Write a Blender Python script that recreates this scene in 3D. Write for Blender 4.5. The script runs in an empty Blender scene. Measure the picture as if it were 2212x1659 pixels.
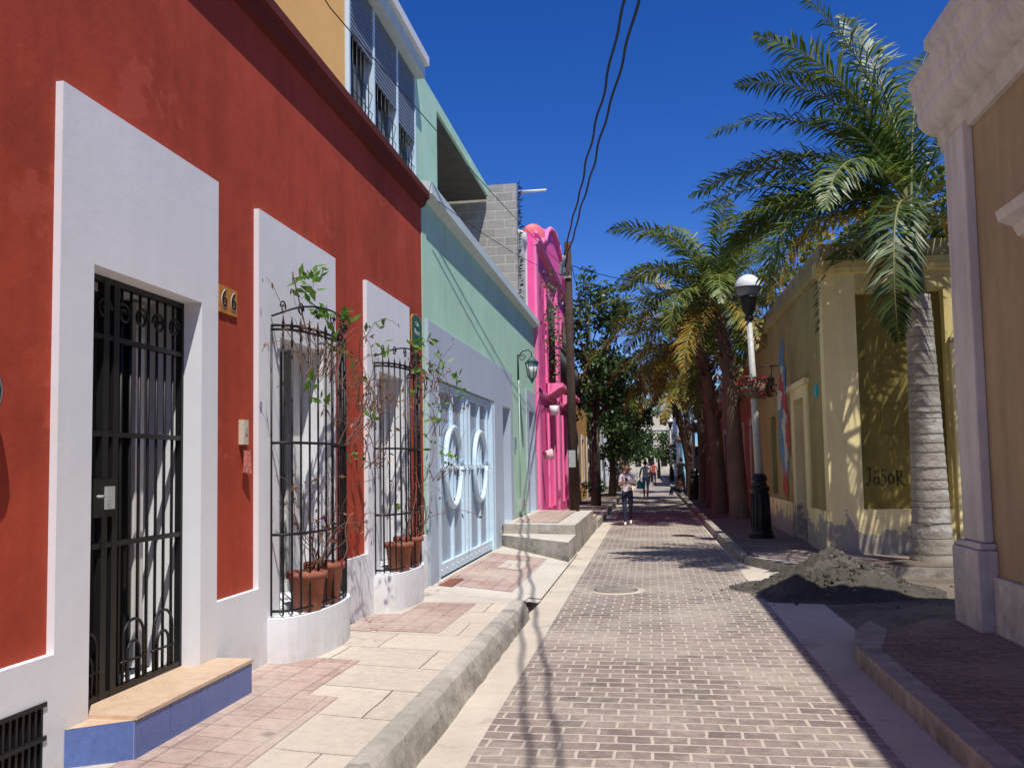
import bpy, bmesh, math, random
from mathutils import Vector, Matrix, noise
random.seed(7)
sc=bpy.context.scene
V=Vector
R=random.uniform
# ------------------------------------------------------------------ materials
def nt(name):
    m=bpy.data.materials.new(name); m.use_nodes=True
    n=m.node_tree; b=n.nodes['Principled BSDF']
    return m,n,b
def N(n,t,**kw):
    x=n.nodes.new(t)
    for k,v in kw.items(): setattr(x,k,v)
    return x
def noise_node(n,vec,scale,detail=5,rough=.6):
    x=N(n,'ShaderNodeTexNoise'); x.inputs['Scale'].default_value=scale
    x.inputs['Detail'].default_value=detail; x.inputs['Roughness'].default_value=rough
    n.links.new(vec,x.inputs['Vector']); return x.outputs['Fac']
def maprange(n,val,a,b,c,d):
    x=N(n,'ShaderNodeMapRange'); n.links.new(val,x.inputs['Value'])
    for k,v in zip(('From Min','From Max','To Min','To Max'),(a,b,c,d)): x.inputs[k].default_value=v
    return x.outputs['Result']
def mix(n,fac,a,b,bt='MIX'):
    x=N(n,'ShaderNodeMixRGB',blend_type=bt)
    for sock,val in ((x.inputs[0],fac),(x.inputs[1],a),(x.inputs[2],b)):
        if hasattr(val,'is_linked'): n.links.new(val,sock)
        elif isinstance(val,(int,float)): sock.default_value=val
        else: sock.default_value=(val[0],val[1],val[2],1)
    return x.outputs[0]
def math_(n,op,a,b):
    x=N(n,'ShaderNodeMath',operation=op)
    for i,val in enumerate((a,b)):
        if hasattr(val,'is_linked'): n.links.new(val,x.inputs[i])
        else: x.inputs[i].default_value=val
    return x.outputs[0]
def bump(n,b,h,strength,dist=.01):
    x=N(n,'ShaderNodeBump'); x.inputs['Strength'].default_value=strength; x.inputs['Distance'].default_value=dist
    n.links.new(h,x.inputs['Height']); n.links.new(x.outputs[0],b.inputs['Normal'])
def mapping(n,vec,scale):
    x=N(n,'ShaderNodeMapping'); x.inputs['Scale'].default_value=scale
    n.links.new(vec,x.inputs['Vector']); return x.outputs[0]
def stucco(name,col,var=.14,rough=.9,bs=.10,dirt=.35,dirtcol=(.25,.21,.16),ztop=.7,peel=None,streak=.12,patch=None,pk=.62):
    m,n,b=nt(name)
    g=N(n,'ShaderNodeNewGeometry').outputs['Position']
    f1=noise_node(n,g,.9,6,.62); f2=noise_node(n,g,7,5); f3=noise_node(n,mapping(n,g,(5,5,.45)),1.3,4)
    k=math_(n,'ADD',maprange(n,f1,.3,.7,-var,var),maprange(n,f2,.3,.7,-var*.35,var*.35))
    k=math_(n,'ADD',k,maprange(n,f3,.35,.75,streak*.4,-streak))
    k=math_(n,'ADD',k,1.0)
    vm=N(n,'ShaderNodeVectorMath',operation='SCALE'); vm.inputs[0].default_value=col
    n.links.new(k,vm.inputs['Scale']); c=vm.outputs[0]
    z=N(n,'ShaderNodeSeparateXYZ'); n.links.new(g,z.inputs[0]); zz=z.outputs[2]
    if patch is not None:
        fp=noise_node(n,mapping(n,g,(1,1,1.3)),1.7,8,.62)
        c=mix(n,maprange(n,fp,pk,pk+.03,0,.85),c,patch)
    if dirt>0:
        zf=maprange(n,zz,.1,ztop,1,0)
        d=math_(n,'MULTIPLY',zf,maprange(n,f2,.3,.65,0,1)); d=math_(n,'MULTIPLY',d,dirt*1.5)
        c=mix(n,d,c,dirtcol)
    if peel is not None:
        zf=maprange(n,zz,.1,peel[0],.30,-.12)
        pn=noise_node(n,g,2.6,8,.65); pf=math_(n,'ADD',pn,zf); pf=maprange(n,pf,.60,.63,0,1)
        c=mix(n,pf,c,mix(n,f2,peel[1],tuple(x*.6 for x in peel[1])))
    n.links.new(c,b.inputs['Base Color']); b.inputs['Roughness'].default_value=rough
    b.inputs['Specular IOR Level'].default_value=.25
    fb=noise_node(n,g,38,4); hb=math_(n,'ADD',math_(n,'MULTIPLY',f2,3.0),fb)
    bump(n,b,hb,bs,.012)
    return m
def plain(name,col,rough=.6,metal=0,var=.12,sc_=12,bs=.0,spec=.4):
    m,n,b=nt(name)
    g=N(n,'ShaderNodeNewGeometry').outputs['Position']
    f=noise_node(n,g,sc_,5)
    vm=N(n,'ShaderNodeVectorMath',operation='SCALE'); vm.inputs[0].default_value=col
    n.links.new(maprange(n,f,.3,.7,1-var,1+var),vm.inputs['Scale'])
    n.links.new(vm.outputs[0],b.inputs['Base Color'])
    b.inputs['Roughness'].default_value=rough; b.inputs['Metallic'].default_value=metal
    b.inputs['Specular IOR Level'].default_value=spec
    if bs: bump(n,b,f,bs,.01)
    return m
def bricks(name,c1,c2,mortar,w,h,ms,axes='xy',rough=.85,dust=None,bs=.5,offset=.5,rot=0,wob=.035):
    m,n,b=nt(name)
    g=N(n,'ShaderNodeNewGeometry').outputs['Position']
    if axes=='xz':
        s=N(n,'ShaderNodeSeparateXYZ'); n.links.new(g,s.inputs[0]); cx=N(n,'ShaderNodeCombineXYZ')
        n.links.new(s.outputs[0],cx.inputs[0]); n.links.new(s.outputs[2],cx.inputs[1]); vec=cx.outputs[0]
    else: vec=g
    nn=N(n,'ShaderNodeTexNoise'); nn.inputs['Scale'].default_value=2.2; nn.inputs['Detail'].default_value=5; n.links.new(g,nn.inputs['Vector'])
    va=N(n,'ShaderNodeVectorMath',operation='SCALE'); n.links.new(nn.outputs['Color'],va.inputs[0]); va.inputs['Scale'].default_value=wob
    vb=N(n,'ShaderNodeVectorMath',operation='ADD'); n.links.new(vec,vb.inputs[0]); n.links.new(va.outputs[0],vb.inputs[1])
    mp=N(n,'ShaderNodeMapping'); mp.inputs['Rotation'].default_value=(0,0,rot); n.links.new(vb.outputs[0],mp.inputs['Vector'])
    t=N(n,'ShaderNodeTexBrick'); n.links.new(mp.outputs[0],t.inputs['Vector'])
    t.offset=offset
    for k,v in (('Scale',1),('Mortar Size',ms),('Mortar Smooth',.25),('Bias',0),('Brick Width',w),('Row Height',h)): t.inputs[k].default_value=v
    t.inputs['Color1'].default_value=(*c1,1); t.inputs['Color2'].default_value=(*c2,1); t.inputs['Mortar'].default_value=(*mortar,1)
    f1=noise_node(n,g,.8,7,.65); f2=noise_node(n,g,14,6,.7)
    c=mix(n,1.0,t.outputs['Color'],mix(n,f2,(.66,.66,.66),(1.36,1.34,1.31)),'MULTIPLY')
    c=mix(n,1.0,c,mix(n,noise_node(n,g,.45,4,.6),(.72,.72,.72),(1.28,1.27,1.25)),'MULTIPLY')
    if dust: c=mix(n,maprange(n,math_(n,'ADD',f1,math_(n,'MULTIPLY',f2,.35)),.60,.88,0,.8),c,dust)
    fs=noise_node(n,g,3.1,3,.5)
    c=mix(n,maprange(n,fs,.70,.74,0,.45),c,(.09,.08,.075))
    n.links.new(c,b.inputs['Base Color']); b.inputs['Roughness'].default_value=rough
    b.inputs['Specular IOR Level'].default_value=.25
    hh=math_(n,'SUBTRACT',math_(n,'MULTIPLY',f2,.6),math_(n,'MULTIPLY',t.outputs['Fac'],1.2))
    bump(n,b,hh,bs,.012)
    return m
def leafmat(name,col,tr=.3,rough=.45):
    m,n,b=nt(name)
    g=N(n,'ShaderNodeNewGeometry').outputs['Position']
    f=noise_node(n,g,3,3)
    c=mix(n,f,tuple(x*.65 for x in col),tuple(x*1.4 for x in col))
    n.links.new(c,b.inputs['Base Color']); b.inputs['Roughness'].default_value=rough
    t=N(n,'ShaderNodeBsdfTranslucent'); n.links.new(c,t.inputs[0])
    ms=N(n,'ShaderNodeMixShader'); ms.inputs[0].default_value=tr
    n.links.new(b.outputs[0],ms.inputs[1]); n.links.new(t.outputs[0],ms.inputs[2])
    n.links.new(ms.outputs[0],n.nodes['Material Output'].inputs[0])
    return m
M_red=stucco('red_stucco',(.42,.064,.033),var=.20,streak=.12,dirt=0,patch=(.48,.085,.05),pk=.60)
M_maroon=stucco('maroon_paint',(.13,.026,.022),dirt=0)
M_white=stucco('white_stucco',(.79,.81,.84),var=.035,dirt=.6,dirtcol=(.52,.47,.40),ztop=.6,streak=.03,bs=.06)
M_green=stucco('mint_stucco',(.48,.74,.56),var=.09,dirt=.4,ztop=.9,streak=.08)
M_greentrim=stucco('mint_trim',(.58,.68,.69),var=.06,dirt=0)
M_bluegrey=stucco('bluegrey_stucco',(.46,.53,.62),var=.05,dirt=.2,streak=.03,bs=.05)
M_ltblue=plain('light_blue_paint',(.62,.79,.90),.45,var=.05)
M_panelg=plain('gate_panel_paint',(.33,.41,.50),.4,var=.05)
M_orange=stucco('orange_stucco',(.97,.54,.18),var=.05,dirt=0,streak=.03)
M_pink=stucco('pink_stucco',(.92,.12,.38),var=.12,dirt=.2)
M_pinkl=stucco('pink_trim',(.92,.24,.47),var=.08,dirt=.1)
M_yel=stucco('yellow_stucco',(.90,.77,.40),var=.08,dirt=.5,peel=(1.1,(.47,.43,.37)))
M_yelup=stucco('yellow_band',(.66,.55,.23),var=.14,dirt=0,streak=.25)
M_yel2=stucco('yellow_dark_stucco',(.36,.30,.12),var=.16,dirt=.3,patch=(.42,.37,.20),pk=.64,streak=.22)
M_olive=stucco('olive_panel',(.23,.185,.05),var=.14,dirt=.3,streak=.18)
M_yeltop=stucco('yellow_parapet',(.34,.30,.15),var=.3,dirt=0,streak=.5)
M_tan=stucco('tan_stucco',(.42,.33,.20),var=.12,dirt=.4,streak=.14,patch=(.50,.45,.38),pk=.70)
M_trim=stucco('old_white_trim',(.67,.655,.61),var=.10,dirt=.5,dirtcol=(.3,.3,.28),ztop=1.5,streak=.22,bs=.08)
M_peel=stucco('peeling_white',(.76,.74,.70),var=.1,dirt=0,patch=(.14,.12,.10),pk=.62,streak=.3)
M_cinder=bricks('cinder_blocks',(.42,.41,.385),(.34,.335,.31),(.53,.52,.49),.42,.21,.014,'xz',wob=.005)
M_concrete=stucco('concrete',(.55,.505,.44),var=.13,dirt=0,bs=.3,streak=0,patch=(.40,.37,.33),pk=.66)
M_kerb=stucco('kerb_concrete',(.46,.425,.37),var=.24,dirt=.5,dirtcol=(.18,.165,.145),ztop=.24,bs=.6,streak=.2,patch=(.27,.255,.225),pk=.55)
M_dusty=stucco('dusty_gutter',(.55,.485,.40),var=.14,dirt=0,bs=.35,streak=0,patch=(.42,.375,.32),pk=.6)
M_slab=bricks('sidewalk_slabs',(.58,.515,.44),(.50,.45,.385),(.13,.115,.10),.72,.62,.006,dust=(.56,.49,.41),bs=.35,offset=.3)
M_pav=bricks('road_pavers',(.285,.225,.208),(.175,.142,.135),(.49,.44,.375),.215,.145,.012,dust=(.48,.42,.35),bs=.6,wob=.06)
M_pavred=bricks('sidewalk_pavers',(.46,.33,.29),(.37,.265,.235),(.20,.165,.14),.2,.2,.006,dust=(.54,.46,.39),bs=.5,offset=0)
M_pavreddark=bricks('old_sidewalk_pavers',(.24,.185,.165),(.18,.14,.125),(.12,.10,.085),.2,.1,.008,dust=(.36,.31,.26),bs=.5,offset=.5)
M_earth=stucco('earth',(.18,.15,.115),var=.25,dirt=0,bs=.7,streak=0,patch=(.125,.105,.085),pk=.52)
M_black=plain('black_iron',(.015,.015,.016),.45,.3,spec=.5)
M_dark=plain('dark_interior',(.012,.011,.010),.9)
M_glass=plain('dark_glass',(.012,.014,.017),.12,0,spec=.5)
M_wood=plain('dark_wood',(.085,.035,.02),.55,sc_=4,var=.3)
M_polewood=stucco('pole_wood',(.065,.04,.03),var=.3,dirt=0,bs=.8,streak=.5)
M_pure=plain('white_paint',(.75,.75,.74),.5,var=.06)
M_bluetile=plain('blue_tile_glaze',(.10,.16,.40),.3,var=.12,sc_=30)
M_grout=plain('grout',(.5,.5,.5),.8)
M_tantile=plain('tan_tile',(.62,.45,.31),.5,var=.12)
M_terra=plain('terracotta',(.28,.095,.055),.8,var=.2)
M_shut=plain('shutter_grey',(.20,.235,.29),.5,var=.04)
M_signgreen=plain('sign_green',(.02,.13,.10),.4)
M_gold=plain('gold_tile',(.50,.22,.05),.4,var=.35,sc_=60)
M_ltgrey=plain('galvanised_grey',(.42,.43,.43),.5,.1,var=.2)
M_cast=plain('worn_cast_iron',(.19,.175,.155),.7,.2,var=.3)
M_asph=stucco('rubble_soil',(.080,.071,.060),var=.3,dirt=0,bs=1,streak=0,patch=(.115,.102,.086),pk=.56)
M_rust=plain('rusty_drain',(.26,.11,.075),.7)
M_lampg=plain('lamp_post_grey',(.50,.50,.48),.5,var=.15)
M_globe=plain('white_globe',(.80,.80,.78),.25,var=.02)
M_globed=plain('smoky_globe',(.22,.22,.23),.15,var=.02)
M_trunk=stucco('palm_trunk',(.38,.35,.30),var=.25,dirt=.3,bs=.8,streak=0,patch=(.50,.48,.44),pk=.55)
M_ring=plain('palm_ring_scar',(.20,.175,.14),.9)
M_trunkb=stucco('brown_palm_trunk',(.17,.12,.085),var=.3,dirt=.3,bs=1,streak=0)
M_shaft=plain('palm_crownshaft',(.06,.07,.022),.45,var=.3)
M_l1=leafmat('palm_leaf_green',(.065,.12,.018),.22); M_l2=leafmat('palm_leaf_light',(.19,.235,.04),.38)
M_l3=leafmat('palm_leaf_yellow',(.42,.28,.05),.35); M_l4=leafmat('palm_leaf_dark',(.025,.052,.010),.12)
M_t1=leafmat('tree_leaf',(.045,.09,.02)); M_t2=leafmat('tree_leaf_light',(.09,.15,.03)); M_t3=leafmat('tree_leaf_dark',(.02,.042,.012),.15)
M_v1=leafmat('vine_leaf',(.12,.26,.03)); M_dry=leafmat('dry_leaf',(.22,.11,.055)); M_twig=plain('twig',(.19,.11,.08),.8)
M_fl=leafmat('red_flower',(.30,.03,.06)); M_ylf=leafmat('yellow_blossom',(.45,.30,.04))
M_rach=plain('palm_rachis',(.20,.20,.07),.5)
M_bark=stucco('bark',(.10,.08,.06),dirt=0,bs=1)
M_skin=plain('skin',(.32,.17,.11),.55,var=.06); M_hair=plain('hair',(.012,.009,.008),.5)
M_jeans=plain('jeans',(.018,.025,.055),.85); M_tee=plain('white_tee',(.66,.60,.64),.85); M_blk=plain('black_cloth',(.015,.015,.018),.85)
M_blueshort=plain('blue_shorts',(.10,.25,.50),.85); M_turq=plain('turquoise_bag',(.05,.50,.60),.6); M_lip=plain('lips',(.25,.07,.06),.5)
M_mblue=plain('mural_blue',(.12,.27,.34),.9,var=.3,sc_=5); M_mred=plain('mural_red',(.45,.09,.06),.9,var=.3,sc_=5); M_mwh=plain('mural_white',(.55,.54,.45),.9,var=.2,sc_=5)
# ------------------------------------------------------------------ mesh builder
class MB:
    def __init__(s): s.v=[];s.f=[];s.mi=[];s.mats=[];s.sm=[]
    def m(s,mat):
        if mat not in s.mats: s.mats.append(mat)
        return s.mats.index(mat)
    def face(s,pts,mat,sm=False):
        i=len(s.v); s.v+= [tuple(p) for p in pts]; s.f.append(tuple(range(i,i+len(pts)))); s.mi.append(s.m(mat)); s.sm.append(sm)
    def idx(s,verts,faces,mat,sm=False):
        i=len(s.v); s.v+=[tuple(p) for p in verts]; k=s.m(mat)
        for f in faces: s.f.append(tuple(i+a for a in f)); s.mi.append(k); s.sm.append(sm)
    def box(s,x0,x1,y0,y1,z0,z1,mat):
        vs=[(x,y,z) for x in (x0,x1) for y in (y0,y1) for z in (z0,z1)]
        s.idx(vs,[(0,1,3,2),(4,6,7,5),(0,4,5,1),(2,3,7,6),(0,2,6,4),(1,5,7,3)],mat)
    def tube(s,pts,rad,mat,n=8,flat=1.0,cap=True,sm=True):
        pts=[V(p) for p in pts]; L=len(pts)
        if not hasattr(rad,'__len__'): rad=[rad]*L
        up=None; vs=[]
        for i,p in enumerate(pts):
            t=(pts[min(i+1,L-1)]-pts[max(i-1,0)])
            if t.length<1e-9: t=V((0,0,1))
            t.normalize()
            if up is None: up=V((1,0,0)) if abs(t.x)<.9 else V((0,1,0))
            a=(up-t*up.dot(t)).normalized(); b=t.cross(a); up=a
            for k in range(n):
                w=2*math.pi*k/n
                vs.append(p+a*math.cos(w)*rad[i]+b*math.sin(w)*rad[i]*flat)
        fs=[]
        for i in range(L-1):
            for k in range(n):
                fs.append((i*n+k,i*n+(k+1)%n,(i+1)*n+(k+1)%n,(i+1)*n+k))
        if cap: fs.append(tuple(range(n))[::-1]); fs.append(tuple((L-1)*n+k for k in range(n)))
        s.idx(vs,fs,mat,sm)
    def ell(s,c,r,mat,nu=16,nv=10,rot=None,fn=None,z0=-1,z1=1):
        vs=[];fs=[]
        a0=math.asin(z0);a1=math.asin(z1)
        for j in range(nv+1):
            ph=a0+(a1-a0)*j/nv
            for i in range(nu):
                th=2*math.pi*i/nu
                p=V((math.cos(ph)*math.cos(th),math.cos(ph)*math.sin(th),math.sin(ph)))
                if fn: p=fn(p)
                p=V((p.x*r[0],p.y*r[1],p.z*r[2]))
                if rot: p=rot@p
                vs.append(V(c)+p)
        for j in range(nv):
            for i in range(nu):
                fs.append((j*nu+i,j*nu+(i+1)%nu,(j+1)*nu+(i+1)%nu,(j+1)*nu+i))
        s.idx(vs,fs,mat,True)
    def prof_y(s,prof,X,sg,y0,y1,mat):
        n=len(prof)
        vs=[(X+sg*a,y0,z) for a,z in prof]+[(X+sg*a,y1,z) for a,z in prof]
        s.idx(vs,[(i,(i+1)%n,n+(i+1)%n,n+i) for i in range(n)]+[tuple(range(n)),tuple(range(n,2*n))[::-1]],mat)
    def prof_x(s,prof,Y,sg,x0,x1,mat):
        n=len(prof)
        vs=[(x0,Y+sg*a,z) for a,z in prof]+[(x1,Y+sg*a,z) for a,z in prof]
        s.idx(vs,[(i,(i+1)%n,n+(i+1)%n,n+i) for i in range(n)]+[tuple(range(n)),tuple(range(n,2*n))[::-1]],mat)
    def slab(s,ax,pos,sg,th,u0,u1,z0,z1,holes,mat,shrink=0):
        def P(u,z,d): return (pos-sg*d,u,z) if ax==0 else (u,pos-sg*d,z)
        k=shrink
        hs=[(max(a+k,u0),min(b-k,u1),max(c+k,z0),min(d-k,z1)) for a,b,c,d in holes if b>u0 and a<u1 and d>z0 and c<z1]
        us=sorted(set([u0,u1]+[h[0] for h in hs]+[h[1] for h in hs])); zs=sorted(set([z0,z1]+[h[2] for h in hs]+[h[3] for h in hs]))
        for i in range(len(us)-1):
            for j in range(len(zs)-1):
                uc=(us[i]+us[i+1])/2; zc=(zs[j]+zs[j+1])/2
                if any(h[0]<uc<h[1] and h[2]<zc<h[3] for h in hs): continue
                s.face([P(us[i],zs[j],0),P(us[i+1],zs[j],0),P(us[i+1],zs[j+1],0),P(us[i],zs[j+1],0)],mat)
        def edge(ua,za,ub,zb,t=th): s.face([P(ua,za,0),P(ub,zb,0),P(ub,zb,t),P(ua,za,t)],mat)
        to=th if not k else .06
        def oedge(a,b):
            z=a
            segs=[(u0,u1)]
            for h in hs:
                if (abs(h[2]-z)<1e-6 and z==z0) or (abs(h[3]-z)<1e-6 and z==z1):
                    ns=[]
                    for p,q in segs:
                        if h[0]>p and h[1]<q: ns+=[(p,h[0]),(h[1],q)]
                        else: ns.append((p,q))
                    segs=ns
            for p,q in segs: edge(p,z,q,z,to)
        oedge(z0,0);oedge(z1,0);edge(u0,z0,u0,z1,to);edge(u1,z0,u1,z1,to)
        for a,b,c,d in hs:
            if a>u0: edge(a,c,a,d)
            if b<u1: edge(b,c,b,d)
            if c>z0: edge(a,c,b,c)
            if d<z1: edge(a,d,b,d)
    def build(s,name,parent=None,bevel=0,recalc=True):
        me=bpy.data.meshes.new(name); me.from_pydata(s.v,[],s.f)
        for m in s.mats: me.materials.append(m)
        for p,k,sm in zip(me.polygons,s.mi,s.sm): p.material_index=k; p.use_smooth=sm
        me.update()
        if recalc:
            bm=bmesh.new(); bm.from_mesh(me); bmesh.ops.recalc_face_normals(bm,faces=bm.faces); bm.to_mesh(me); bm.free()
        o=bpy.data.objects.new(name,me); sc.collection.objects.link(o)
        if parent: o.parent=parent
        if bevel:
            w=o.modifiers.new('w','WELD'); w.merge_threshold=.0005
            b=o.modifiers.new('b','BEVEL'); b.width=bevel; b.segments=2; b.limit_method='ANGLE'; b.angle_limit=.6
        return o
def root(name,loc=(0,0,0)):
    e=bpy.data.objects.new(name,None); sc.collection.objects.link(e); e.empty_display_size=.2; return e
def text(name,body,size,loc,facing,mat,parent,ext=.002,align='CENTER'):
    c=bpy.data.curves.new(name,'FONT'); c.body=body; c.size=size; c.extrude=ext; c.align_x=align; c.align_y='CENTER'
    c.materials.append(mat); o=bpy.data.objects.new(name,c); sc.collection.objects.link(o)
    if facing=='+x': rot=Matrix(((0,0,1),(1,0,0),(0,1,0)))
    elif facing=='-y': rot=Matrix(((1,0,0),(0,0,-1),(0,1,0)))
    o.matrix_world=Matrix.Translation(loc)@rot.to_4x4(); o.parent=parent; return o
# ------------------------------------------------------------------ ground, road, sidewalks
mb=MB(); mb.face([(-400,-300,-.06),(400,-300,-.06),(400,700,-.06),(-400,700,-.06)],M_earth); mb.build('ground')
mb=MB()
mb.face([(-1.05,-8,0),(1.32,-8,0),(1.32,130,0),(-1.05,130,0)],M_pav)
mb.face([(-1.7,-8,-.004),(-1.05,-8,-.004),(-1.05,130,-.004),(-1.7,130,-.004)],M_dusty)
mb.face([(1.32,-8,-.004),(1.95,-8,-.004),(1.95,130,-.004),(1.32,130,-.004)],M_dusty)
mb.face([(1.95,8.0,-.004),(14,8.0,-.004),(14,13.6,-.004),(1.95,13.6,-.004)],M_earth)  # alley earth, coloured dark to deepen the shade that lies there
mb.build('road')
def drz(x,y):
    w=max(0,min(1,(-x-1.35)/1.4)); return .03+.15*w
def swz(x,y):
    k=max(0,min(1,(9.5-y)/4.0)); w=max(0,min(1,(-x-1.35)/1.4))
    a=.20+.08*k*w; t=max(0,min(1,(y-9.3)/1.3)); t=t*t*(3-2*t)
    return a*(1-t)+drz(x,y)*t
mb=MB()
def swpatch(mb,x0,x1,y0,y1,mat,dz,nx=4,ny=16,zf=swz):
    for i in range(nx):
        for j in range(ny):
            q=[]
            for a,b in ((i,j),(i+1,j),(i+1,j+1),(i,j+1)):
                x=x0+(x1-x0)*a/nx; y=y0+(y1-y0)*b/ny; q.append((x,y,zf(x,y)+dz))
            mb.face(q,mat,True)
swpatch(mb,-2.75,-1.50,-8,9.3,M_slab,0,4,60)
swpatch(mb,-2.75,-1.50,9.3,10.7,M_concrete,0,4,14)
swpatch(mb,-1.50,-1.35,9.5,10.7,M_concrete,-.01,1,12)
for (x0,x1,y0,y1) in ((-2.72,-1.75,2.0,3.5),(-2.55,-1.95,3.7,5.3),(-2.72,-2.15,5.3,6.3),(-2.45,-1.85,7.5,9.2),(-2.72,-2.45,7.45,8.4)):
    swpatch(mb,x0,x1,y0,y1,M_pavred,.004,2,10)
swpatch(mb,-2.75,-1.35,10.7,16.4,M_concrete,0,5,8,drz)
swpatch(mb,-2.70,-1.75,10.95,14.9,M_pavred,.004,4,8,drz)
mb.face([(-2.3,13.0,drz(-2.3,13)+.008),(-1.95,13.0,drz(-1.95,13)+.008),(-1.95,14.1,drz(-1.95,14.1)+.008),(-2.3,14.1,drz(-2.3,14.1)+.008)],M_slab)
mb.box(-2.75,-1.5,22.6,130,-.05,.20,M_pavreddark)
mb.build('sidewalk',recalc=False)
mb=MB()
ys=[-8+i*.12 for i in range(0,146)]
prev=None
def kring(y,fall=0):
    j=lambda k:(noise.noise(V((y*3.3,k*3.1,0)))*.018+noise.noise(V((y*11,k*5.1,4)))*.008)
    x1=-1.36-max(0,fall)*.1
    h=.205-fall*.16
    return [(-1.50,y,h+.002),(x1-.045,y,h+j(1)*.5),(x1-.012+j(2),y,h-.025),(x1+.02+j(3),y,h*.5),(x1+.045+j(4),y,-.02)]
def kfaces(a,b):
    for k in range(4): mb.face([a[k],a[k+1],b[k+1],b[k]],M_kerb)
for y in ys:
    r=kring(y)
    if prev: kfaces(prev,r)
    prev=r
for q in range(1,9):
    y=ys[-1]+q*.07; fall=(1-math.cos(q/8*math.pi/2))
    r=kring(y,fall); r=[(x-fall*.12 if i else x,yy,z) for i,(x,yy,z) in enumerate(r)]
    kfaces(prev,r); prev=r
mb.face(prev,M_kerb)
for y0 in range(23,120,3): mb.box(-1.50,-1.36,y0,y0+2.98,-.05,.205,M_kerb)
mb.build('kerb')
mb=MB()
def prism(mb,poly,zb,zt,mat,topmat=None):
    n=len(poly)
    zt_=list(zt) if hasattr(zt,'__len__') else [zt]*n
    for i in range(n):
        a,b=poly[i],poly[(i+1)%n]
        mb.face([(a[0],a[1],zb),(b[0],b[1],zb),(b[0],b[1],zt_[(i+1)%n]),(a[0],a[1],zt_[i])],mat)
    mb.face([(p[0],p[1],z) for p,z in zip(poly,zt_)],topmat or mat)
prism(mb,[(-1.38,14.7),(-1.36,16.1),(-2.75,17.0),(-2.75,16.1)],-.05,[.36,.38,.40,.38],M_kerb,M_concrete)
prism(mb,[(-1.38,16.1),(-1.38,21.3),(-2.75,21.3),(-2.75,16.35)],-.05,[.55,.55,.57,.57],M_kerb,M_concrete)
prism(mb,[(-1.75,16.6),(-1.75,21.0),(-2.6,21.0),(-2.6,16.8)],.56,.578,M_pavred)
prism(mb,[(-1.38,21.3),(-1.38,22.6),(-2.75,22.6),(-2.75,21.3)],-.05,[.40,.38,.38,.40],M_kerb,M_concrete)
mb.build('raised_entrance_platform')
mb=MB()
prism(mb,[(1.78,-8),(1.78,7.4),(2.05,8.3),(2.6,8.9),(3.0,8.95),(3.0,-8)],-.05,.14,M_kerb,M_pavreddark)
prism(mb,[(1.62,-8),(1.62,7.6),(1.75,8.2),(2.0,8.75),(2.05,8.3),(1.78,7.4),(1.78,-8)],-.05,.145,M_kerb)
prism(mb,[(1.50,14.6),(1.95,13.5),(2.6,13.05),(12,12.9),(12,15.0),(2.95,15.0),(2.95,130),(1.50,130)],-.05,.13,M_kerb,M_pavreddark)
for y0 in range(15,120,2): mb.box(1.40,1.54,y0,y0+1.96,-.05,.15,M_kerb)
prism(mb,[(1.62,14.4),(2.0,13.6),(3.4,13.2),(3.4,14.85),(1.65,15.3)],.131,.136,M_pavred)
prism(mb,[(1.62,14.3),(2.0,13.56),(2.7,13.15),(2.8,13.25),(2.1,13.7),(1.75,14.4)],.1365,.141,M_concrete)
prism(mb,[(4.5,13.3),(9,13.2),(9,14.2),(4.5,14.3)],.131,.136,M_concrete)
mb.build('sidewalk',recalc=False)
mb=MB(); mb.ell((4.02,13.55,.13),(.62,.45,.07),M_earth,20,6); mb.build('soil_patch')
mb=MB()
mb.tube([(-.48,11.66,-.01),(-.48,11.66,.006)],.38,M_dusty,28)
mb.tube([(-.48,11.66,.0),(-.48,11.66,.010)],.29,M_cast,28)
for k in range(-4,5):
    w=math.sqrt(max(0,.26**2-(k*.06)**2)); mb.box(-.48-w,-.48+w,11.66+k*.06-.014,11.66+k*.06+.014,.008,.016,M_kerb)
mb.build('manhole_cover')
# ------------------------------------------------------------------ rubble pile
mb=MB()
cx,cy=2.3,11.75
n=80
g={}
for i in range(n+1):
    for j in range(n+1):
        x=-1.6+3.2*i/n; y=-1.5+3.0*j/n
        r=math.hypot(x/1.05,y/.95)
        h=.50*max(0,1-r)**.95+.05*max(0,1-r)*4*noise.noise(V((x*2,y*2,1)))+.10*max(0,1-r)*noise.noise(V((x*6,y*6,3)))+.05*max(0,min(1,1.25-r))*noise.noise(V((x*16,y*16,7)))+.02*max(0,1.5-r)
        rr=1.45+.3*noise.noise(V((x*1.5,y*1.5,9)))
        if r>1: h-= max(0,(r-rr+.25))*.12
        g[i,j]=(cx+x,cy+y,h-.004)
for i in range(n):
    for j in range(n): mb.face([g[i,j],g[i+1,j],g[i+1,j+1],g[i,j+1]],M_asph)  # dirt spread past the mound also deepens the alley shade by its colour
for k in range(900):
    a=R(0,2*math.pi); r=abs(random.gauss(0,.6)); r=min(r,1.6); x=math.cos(a)*r*1.05; y=math.sin(a)*r*.9
    h=max(0,.50*max(0,1-math.hypot(x/1.05,y/.95))**.95)
    q=R(.010,.040) if r<1 else R(.008,.025)
    rot=Matrix.Rotation(R(0,6),3,V((R(-1,1),R(-1,1),R(-1,1))))
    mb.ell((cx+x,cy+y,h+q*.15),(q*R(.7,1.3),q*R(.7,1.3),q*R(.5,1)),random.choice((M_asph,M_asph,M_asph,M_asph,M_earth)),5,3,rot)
    mb.sm[-15:]=[False]*15
mb.build('rubble_pile')
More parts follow.
